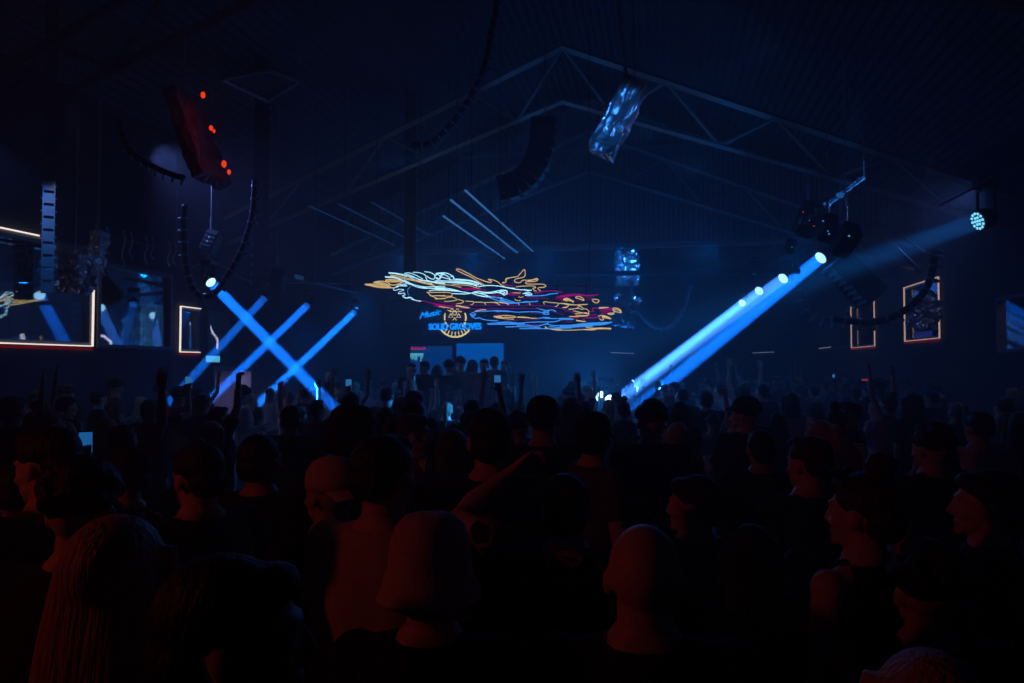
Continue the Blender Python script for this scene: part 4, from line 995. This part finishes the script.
r, w_, zt = screen(410.5, 452, 346.2, 15.9, 'screen_deep', 'darker blue screen with red lettering behind the platform')
bm = bmesh.new(); x0 = -w_/2+.02                            # red lettering: small unreadable glyph blocks
for k, ww in enumerate((.06, .07, .05, .07, .03, .03)):
    x = x0+(sum((.06, .07, .05, .07, .03, .03)[:k])+.035*k)*.68; bbox(bm, (x, -.012, zt-.08), (x+ww*.68, -.002, zt-.025-(.02 if k in (1, 3) else 0)))
mesh_obj('red_lettering', bm, 'neon_red', r)
bm = bmesh.new(); bbox(bm, (-w_/2, -.012, zt-.20), (-w_/2+.31, -.002, zt-.16)); rr = random.Random(3)
for k in range(9): x = -w_/2+.034*k; hh = rr.uniform(.03, .18); bbox(bm, (x, -.012, zt-.20-hh), (x+.022, -.002, zt-.20))
mesh_obj('pale_picture', bm, 'screen_cyan', r)
for i, (u, v, dep, pn, hr, sh) in enumerate(((411, 362, 12.75, 'stand', 'short', 'black'), (424, 360.5, 13.55, 'stand', 'fade', 'black'), (437, 364, 14.35, 'stand_f', 'long', 'navy'), (449, 360, 12.75, 'stand_f', 'curly', 'black'), (460.5, 357, 13.55, 'stand', 'curly', 'grey'), (473, 359, 14.35, 'stand_f', 'bob', 'black'),
        (484, 358, 12.75, 'stand', 'short', 'red'), (494.5, 355.5, 13.55, 'stand', 'short', 'black'), (505, 359.5, 14.35, 'stand_f', 'ponytail', 'black'))):
    p = atD(u, v, dep); person(p.x, p.y, (170, 150, 20, 0, 195, -30, 180, 10, 160)[i], (p.z-.45), pn, skin_=i % 3, shirt=sh, hair=hr, hairc='black', z=.45, group='people on the platform',
        label=f"person in {sh} standing on the platform, {('leftmost', 'second from left', 'third from left', 'fourth from left', 'fifth from left', 'sixth from left', 'third from right', 'second from right', 'rightmost')[i]} before the screens")

# ------------------------------------------------------------------ neon club sign
Y = 22.6
def sp(u, v, dy=0.): return atY(u, v, Y+dy)
c = sp(455, 322)
r = empty('neon_sign', c, 'round cream and blue neon club sign with lettering, below the dragon', 'neon sign')
def neon(strokes, mat, rad, name, root, closed=False, sm=0, label=None):
    bm = bmesh.new()
    for s_ in strokes:
        P_ = [sp(*p) for p in s_]
        if sm: P_ = smooth_path(P_, sm)
        tube(bm, P_, rad, 6)
    o = mesh_obj(name, local(bm, root), mat, root, True)
    if label: o['label'] = label
    return o
cx, cy = 455.3, 318.
def arc(rx, ry, a0, a1, n=20): return [(cx+rx*math.cos(R(a0+(a1-a0)*k/n)), cy+ry*math.sin(R(a0+(a1-a0)*k/n))) for k in range(n+1)]
neon([arc(10.6, 11.5, -155, -228 + 0), arc(10.6, 11.5, -25, 48)], 'neon_cream', .027, 'inner_ring', r, label='cream neon ring around the emblem')
neon([arc(18, 19, 38, 142)], 'neon_cream', .03, 'outer_arc', r, label='cream neon arc under the lettering')
neon([[(cx+13.2*math.cos(R(a)), cy+13.8*math.sin(R(a))), (cx+17.4*math.cos(R(a)), cy+18.2*math.sin(R(a)))] for a in (52, 64, 77, 90, 103, 116, 128)], 'neon_cream', .016, 'gear_teeth', r)
em = [[(454.6+2.0*math.cos(R(a)), 313+2.0*math.sin(R(a))) for a in range(0, 361, 40)]]
for px, py in ((454.6, 319.4), (450.8, 315.4), (458.6, 315.4), (452.0, 309.8), (457.4, 309.8)): em.append([(px, py-1.8), (px+2.2, py+1.9), (px-2.2, py+1.9), (px, py-1.8)])
neon(em, 'neon_cream', .013, 'emblem', r)
def text(body, u0, u1, v0, v1, mat, name, root, shear=0., off=0., dy=0., rotz=0.):
    cu = bpy.data.curves.new(name, 'FONT'); cu.body = body; cu.size = 1; cu.extrude = .03; cu.offset = off; cu.shear = shear
    o = bpy.data.objects.new('tmp_text', cu); COL.objects.link(o); me = bpy.data.meshes.new_from_object(o.evaluated_get(bpy.context.evaluated_depsgraph_get())); bpy.data.objects.remove(o)
    xs = [v.co.x for v in me.vertices]; ys = [v.co.y for v in me.vertices]; a, b = sp(u0, v1, dy), sp(u1, v0, dy)
    for v in me.vertices:
        kx, ky = (v.co.x-min(xs))/(max(xs)-min(xs)), (v.co.y-min(ys))/(max(ys)-min(ys))
        v.co = Vector((a.x+(b.x-a.x)*kx, a.y-v.co.z, a.z+(b.z-a.z)*ky + rotz*(kx-.5))) - root.location
    me.materials.clear(); me.materials.append(M[mat]); me.name = name; o = bpy.data.objects.new(name, me); COL.objects.link(o); o.parent = root; return o
text('SOLID GROOVES', 428.8, 481.3, 322.9, 330.0, 'neon_sign_blue', 'lettering', r, off=.03, dy=-.12)['label'] = 'blue neon capital lettering'
text('Music', 419.8, 441.2, 310.6, 316.8, 'neon_sign_blue', 'script_lettering', r, shear=.35, dy=-.1, rotz=.13)['label'] = 'blue neon slanted script'
bm = bmesh.new(); a, b = sp(421.5, 334, .12), sp(486, 300, .12); bbox(bm, (a.x, a.y, a.z), (b.x, a.y+.04, b.z)); mesh_obj('backboard', local(bm, r), 'board', r)
bm = bmesh.new()
for k in (.15, .85): x = a.x+(b.x-a.x)*k; tube(bm, [(x, a.y+.02, b.z), (x, a.y+.02, 9.0 - .4*abs(x-RIDX))], .008, 6)
mesh_obj('hanging_cable', local(bm, r), 'steel', r)

# ------------------------------------------------------------------ neon dragon
DY = 13.1
ZO = dict(A=(365, 265, 12.8), B=(435, 265, 12.8), C=(500, 265, 12.8), D=(560, 290, 12.8), E=(470, 295, 12.8), G=(410, 300, 12.8), P=(0, 0, 1.))
dr = empty('neon_dragon', atY(495, 300, DY), 'huge sinuous neon dragon of many coloured tubes hanging over the platform', 'neon sign')
DRAGON = [
 ('snout_tubing', 'neon_tan', .020, 'A', [[(0,250),(60,262),(170,285),(290,292),(370,290)],[(0,248),(90,245),(200,255),(300,262)],[(110,225),(160,210),(240,210),(310,235),(300,265),(200,240),(110,225)],[(260,195),(330,182),(400,192),(480,212),(430,240),(360,258),(300,240)],[(262,200),(330,215),(420,215)],[(60,255),(190,272),(330,280)],[(150,220),(220,228),(290,250)],[(280,190),(380,205),(460,215)]]),
 ('brow_tubing', 'neon_tan', .015, 'A', [[(320,130),(420,140),(520,165),(650,195),(780,225),(890,262)],[(330,138),(480,172),(640,205),(760,235),(880,262)],[(640,190),(760,205),(900,230),(1024,245)]]),
 ('mane_tubing', 'neon_ice', .018, 'A', [[(300,98),(400,105),(520,130),(640,165),(760,200),(900,225),(1024,235)],[(255,150),(360,155),(460,185),(560,235),(680,285),(800,300),(1024,290)],[(500,110),(560,100),(650,130),(740,180)],[(520,115),(600,140),(700,190),(760,195)],[(615,92),(700,100),(770,130),(790,190),(830,205)],[(760,85),(830,95),(890,130),(880,180),(830,170),(790,140)],[(900,110),(960,140),(940,185),(890,150)],[(930,105),(1000,110),(1024,130)],[(960,180),(990,120),(1024,100)],[(500,190),(620,250),(760,280),(900,275),(1024,272)],[(560,150),(640,190),(720,215),(860,240)],[(620,250),(760,290),(900,303),(1024,300)],[(820,330),(900,318),(1024,312)],[(305,105),(420,118),(540,150)],[(260,158),(380,165),(480,205),(580,250)],[(700,185),(840,210),(1024,222)]]),
 ('beard_tubing', 'neon_ice', .016, 'A', [[(540,270),(420,270),(370,300),(375,325),(450,310),(495,320),(440,345),(430,370),(500,360),(510,385),(480,395),(520,425),(570,410),(600,440),(660,455),(715,465)],[(530,240),(430,255),(400,290)],[(540,255),(450,265),(410,285)],[(480,400),(540,425),(590,415),(640,450),(715,462)]]),
 ('jaw_tubing', 'neon_blue', .010, 'A', [[(590,275),(550,310),(545,350),(565,390)]]),
 ('fang_tubing', 'neon_tan', .016, 'A', [[(790,350),(1024,350)],[(800,350),(850,395),(930,430)],[(830,395),(1024,390)],[(900,435),(1024,430)],[(945,530),(1024,545)]]),
 ('throat_tubing', 'neon_magenta', .012, 'A', [[(720,455),(870,490),(1024,510)],[(880,515),(960,535),(1024,540)],[(890,508),(980,522),(1024,528)]]),
 ('horn_tubing', 'neon_tan', .015, 'B', [[(640,262),(560,215),(460,155),(350,105),(275,65),(285,50),(330,60),(420,105),(520,160),(620,200),(700,225),(725,210),(680,185),(740,190),(800,215),(850,255),(890,275)],[(620,205),(690,218)],[(860,230),(905,220),(915,180),(1000,155),(1024,155)]]),
 ('head_tubing', 'neon_ice', .021, 'B', [[(0,140),(40,110),(80,120),(60,180),(20,160)],[(20,105),(90,100),(150,105),(220,140),(250,180)],[(75,140),(110,120),(170,150),(190,180),(120,165),(80,150)],[(200,150),(230,140),(240,180)],[(0,200),(150,205),(300,220),(440,235),(540,275)],[(180,190),(320,195),(450,205),(560,240)],[(260,180),(400,190),(520,215),(600,255)],[(0,215),(200,225),(400,240),(540,262)],[(250,210),(420,222),(560,255)],[(560,275),(680,262),(800,268),(940,290),(1024,300)],[(0,285),(160,300),(260,320),(340,345)],[(0,305),(160,315),(330,342)],[(0,320),(150,325),(320,340),(450,360)],[(220,365),(400,370),(480,355),(560,335),(600,345),(700,350),(780,335),(860,325),(920,340),(920,375)],[(480,365),(600,400),(720,410),(860,425)],[(500,340),(600,370),(680,395)],[(500,355),(600,360),(720,360),(850,345)],[(540,385),(640,402),(760,412)],[(760,340),(880,370)]]),
 ('cheek_tubing', 'neon_blue', .018, 'B', [[(720,410),(860,430),(1024,480)],[(700,420),(820,460),(920,490),(1024,490)],[(800,455),(900,470),(1010,485)]]),
 ('eyelid_tubing', 'neon_tan', .013, 'B', [[(0,235),(120,250),(230,262),(340,285)],[(220,245),(320,255),(440,265),(520,290),(575,298)]]),
 ('face_tubing', 'neon_magenta', .013, 'B', [[(300,285),(360,305),(450,310),(540,300)],[(340,310),(450,320),(580,315),(660,320)],[(720,385),(780,395),(850,385)],[(860,240),(940,260),(1000,268)],[(920,380),(980,355),(1024,350)],[(370,300),(450,300),(520,297)]]),
 ('jaw_fang_tubing', 'neon_tan', .014, 'B', [[(0,350),(190,355),(215,385),(200,400),(0,392)],[(0,432),(120,425),(210,410),(280,440),(230,460),(120,465)],[(290,440),(370,465),(330,490),(270,495)],[(395,465),(490,470),(480,505),(450,510)],[(490,475),(620,480),(650,512)],[(630,482),(760,480),(830,512)],[(760,475),(900,490),(940,512)],[(50,530),(240,555)],[(265,525),(445,555)],[(270,515),(440,548)]]),
 ('belly_tubing', 'neon_violet', .012, 'B', [[(0,460),(120,480),(300,500)],[(0,490),(200,520),(400,515),(1024,520)],[(0,520),(120,525),(300,555),(1024,558)]]),
 ('throat_edge_tubing', 'neon_magenta', .014, 'B', [[(0,505),(90,510),(200,525)],[(0,515),(120,520),(260,535)]]),
 ('antler_tubing', 'neon_tan', .015, 'C', [[(30,225),(80,215),(75,175),(150,160),(220,148),(260,110),(300,65),(318,65),(322,130),(300,155),(220,175),(185,195),(200,220),(260,225),(290,195),(360,195),(430,185),(470,170),(485,190),(440,210),(340,215),(335,240),(420,245),(540,245),(585,265),(560,285),(495,290),(490,310),(520,330)],[(205,280),(300,270),(430,270),(455,290),(420,300),(440,325),(465,332)],[(360,205),(470,182)]]),
 ('neck_tubing', 'neon_magenta', .013, 'C', [[(430,345),(550,340),(660,330),(760,340),(795,355)],[(450,365),(540,345)],[(710,430),(780,440),(800,470)],[(110,380),(260,385)],[(130,350),(280,345)],[(720,405),(820,408),(920,385),(1024,378)],[(730,412),(830,415),(930,392),(1024,384)]]),
 ('shoulder_tubing', 'neon_violet', .012, 'C', [[(320,430),(450,435),(570,425),(630,435)],[(0,518),(300,515),(560,520),(700,535),(860,575)],[(0,555),(300,555),(560,560)],[(340,415),(480,420),(600,430)]]),
 ('crest_tubing', 'neon_ice', .020, 'C', [[(0,270),(90,290),(200,310),(330,320),(405,325)],[(310,310),(350,330),(400,320)],[(0,320),(90,330),(60,385),(0,350)],[(0,335),(60,350),(50,370)],[(290,370),(360,350),(410,380),(320,385)],[(310,362),(380,372)]]),
 ('flank_tubing', 'neon_blue', .018, 'C', [[(330,395),(440,395),(560,390),(640,372),(745,360)],[(0,435),(80,465),(200,490),(320,470),(420,470),(485,460)],[(0,450),(90,478),(200,482),(320,478),(480,466)]]),
 ('scale_tubing', 'neon_tan', .013, 'C', [[(140,355),(265,360)],[(235,405),(270,415),(300,402)],[(190,440),(220,455),(265,455)],[(0,478),(80,490),(110,510)],[(235,490),(245,512)],[(375,488),(390,512)],[(570,505),(560,470),(650,480),(745,490),(730,525),(695,535)],[(745,490),(860,495),(880,515),(850,545),(800,545)],[(860,500),(1000,515),(1000,540),(960,560),(880,565)],[(810,440),(850,435),(880,450),(850,460),(815,445)],[(890,445),(940,465),(935,480)]]),
 ('tail_edge_tubing', 'neon_magenta', .016, 'D', [[(0,75),(100,60),(220,52),(340,68),(420,72),(495,55)],[(0,85),(100,70),(220,60),(340,74),(480,62)],[(0,95),(60,90)],[(380,275),(430,270),(415,235),(500,230),(640,235)],[(500,245),(660,250)],[(520,265),(580,270),(660,260)],[(530,295),(600,300),(660,315)],[(290,375),(330,360),(480,355)],[(640,225),(670,255)]]),
 ('leg_tubing', 'neon_violet', .012, 'D', [[(330,100),(410,100)],[(340,130),(420,125)],[(120,130),(300,145)],[(380,330),(480,325)],[(0,230),(90,260),(170,300)],[(70,265),(150,285),(200,320)],[(380,350),(520,350)],[(0,395),(90,400),(165,415)],[(400,310),(500,315)]]),
 ('ember_tubing', 'neon_red', .014, 'D', [[(110,345),(240,345)],[(180,352),(240,352)]]),
 ('claw_tubing', 'neon_tan', .016, 'D', [[(40,120),(80,105),(130,120),(170,155),(140,140),(80,125),(40,125)],[(195,95),(240,80),(290,105),(305,135),(240,110),(200,100)],[(410,120),(470,120),(500,140),(470,165),(430,150),(410,120)],[(500,225),(620,222)],[(505,235),(600,225)],[(670,235),(720,230),(770,255),(780,290),(700,270),(670,250)],[(680,245),(740,255),(775,275)],[(690,270),(690,300),(650,315),(610,300),(680,295)],[(490,340),(530,325),(590,335),(655,370),(580,355),(540,345),(560,375),(530,385),(505,365)],[(540,335),(600,348),(640,365)]]),
 ('tail_scale_tubing', 'neon_tan', .014, 'D', [[(0,170),(60,180),(110,195),(90,215),(30,225)],[(110,190),(240,190),(355,182)],[(230,195),(340,185)],[(240,200),(290,225),(290,250),(230,235),(120,250)],[(120,250),(210,235),(240,210)],[(310,240),(350,250),(370,290),(350,305),(190,270),(170,272)],[(190,300),(350,290)],[(200,320),(355,325),(365,290)],[(120,340),(300,335),(350,330)],[(205,385),(330,405)],[(210,395),(320,405)]]),
 ('tail_tip_tubing', 'neon_tan', .015, 'D', [[(0,510),(120,515),(400,500),(655,495)],[(330,475),(420,490),(520,485),(650,490)],[(300,505),(420,512),(500,490)],[(400,495),(520,492),(650,500)]]),
 ('cloud_tubing', 'neon_blue', .020, 'D', [[(0,365),(100,365),(175,375)],[(0,372),(160,378)],[(0,455),(150,450),(300,430),(480,420),(665,412)],[(200,455),(400,450),(560,440),(640,420)],[(0,480),(160,475),(330,465),(420,470)],[(0,490),(150,485)],[(150,455),(330,440),(500,432),(650,416)],[(0,465),(200,460),(420,455)]]),
 ('body_cloud_tubing', 'neon_blue', .018, 'E', [[(0,250),(60,215),(150,210),(260,205),(360,200),(480,205),(600,220),(720,215),(850,215),(930,225)],[(330,212),(420,208),(500,215)],[(0,240),(30,280),(80,300),(120,290),(160,310),(250,325),(360,330)],[(0,250),(50,270),(70,240),(20,262)],[(220,370),(350,355),(480,345),(620,360),(760,350),(900,345),(1024,345)],[(230,375),(480,375),(700,370)],[(350,362),(500,360),(640,372)],[(460,410),(620,405),(760,410),(900,420)],[(600,390),(720,385),(860,400),(1000,360)],[(630,430),(800,430),(970,432)],[(850,170),(930,190),(1000,210),(930,240),(1010,250)],[(870,300),(960,290),(1024,300)],[(930,225),(1000,220),(1000,190)],[(940,205),(1010,235)],[(930,285),(1024,290)]]),
 ('eye_tubing', 'neon_tan', .015, 'E', [[(70,205),(150,190),(205,190)],[(300,275),(400,265),(470,262),(580,275),(560,290),(470,285),(400,290),(330,280)],[(330,290),(430,300),(560,312)],[(600,285),(700,290),(860,300)],[(620,280),(720,285),(800,300)],[(960,405),(1000,430),(1024,430)],[(310,280),(400,278),(380,288)]]),
 ('coil_tubing', 'neon_violet', .012, 'E', [[(290,275),(350,250),(480,245)],[(0,135),(400,130),(800,135),(1024,140)],[(0,180),(420,175),(830,175)],[(720,375),(860,385),(940,370)],[(440,320),(700,320),(880,315)],[(800,235),(920,245)]]),
 ('waist_tubing', 'neon_blue', .018, 'P', [[(548,322.2),(556,321.4),(562,319)],[(546,324),(554,325.5),(562,325.6)],[(549,326.5),(556,327.2),(562,327.4)],[(545,328.7),(554,328.6),(562,328.2)],[(548,311),(552,309.8),(556,311.5)],[(545,318.4),(553,318.6),(561,318.7)]]),
 ('waist_scale_tubing', 'neon_tan', .014, 'P', [[(548,328.6),(556,330),(562,330.2)],[(545,328),(552,328.8),(561,329.6)]]),
 ('waist_coil_tubing', 'neon_violet', .012, 'P', [[(548,305.9),(555,307.5),(562,308.6)],[(548,309),(556,312.5),(564,315)]]),
 ('chin_tubing', 'neon_tan', .014, 'G', [[(480,130),(560,150),(665,148)]]),
]
for name, mt, rad, z_, strokes in DRAGON:
    ox, oy, sc_ = ZO[z_]; bm = bmesh.new()
    for i, s_ in enumerate(strokes):
        dy = .10*math.sin(i*1.7+len(name))
        tube(bm, smooth_path([atY(ox+x/sc_, oy+y/sc_, DY+(dy+.12*math.sin((ox+x/sc_)*.11))*.8) for x, y in s_], 4), rad*(.42 if mt == 'neon_ice' else .52), 6)
    o = mesh_obj(name, local(bm, dr), mt, dr, True)
bm = bmesh.new()                                             # dark carrying frame behind the tubes
for v in (283, 300, 320): tube(bm, [atY(385, v, DY+.25), atY(612, v+4, DY+.25)], .012, 6)
for u in range(390, 612, 28): tube(bm, [atY(u, 280, DY+.25), atY(u, 322, DY+.25)], .010, 6)
for u in (420, 500, 590): p = atY(u, 283, DY+.25); tube(bm, [p, Vector((p.x, p.y, roofz(p.x)-.05))], .008, 6)
mesh_obj('carrying_frame', local(bm, dr), 'dark_steel', dr)

S.view_settings.view_transform = 'Standard'; S.view_settings.look = 'None'; S.view_settings.gamma = 1; S.view_settings.use_curve_mapping = False
S.view_settings.exposure = 0
S.cycles.max_bounces = 5; S.cycles.transparent_max_bounces = 12; S.cycles.sample_clamp_indirect = 1.0; S.cycles.volume_bounces = 0
S.cycles.use_denoising = True
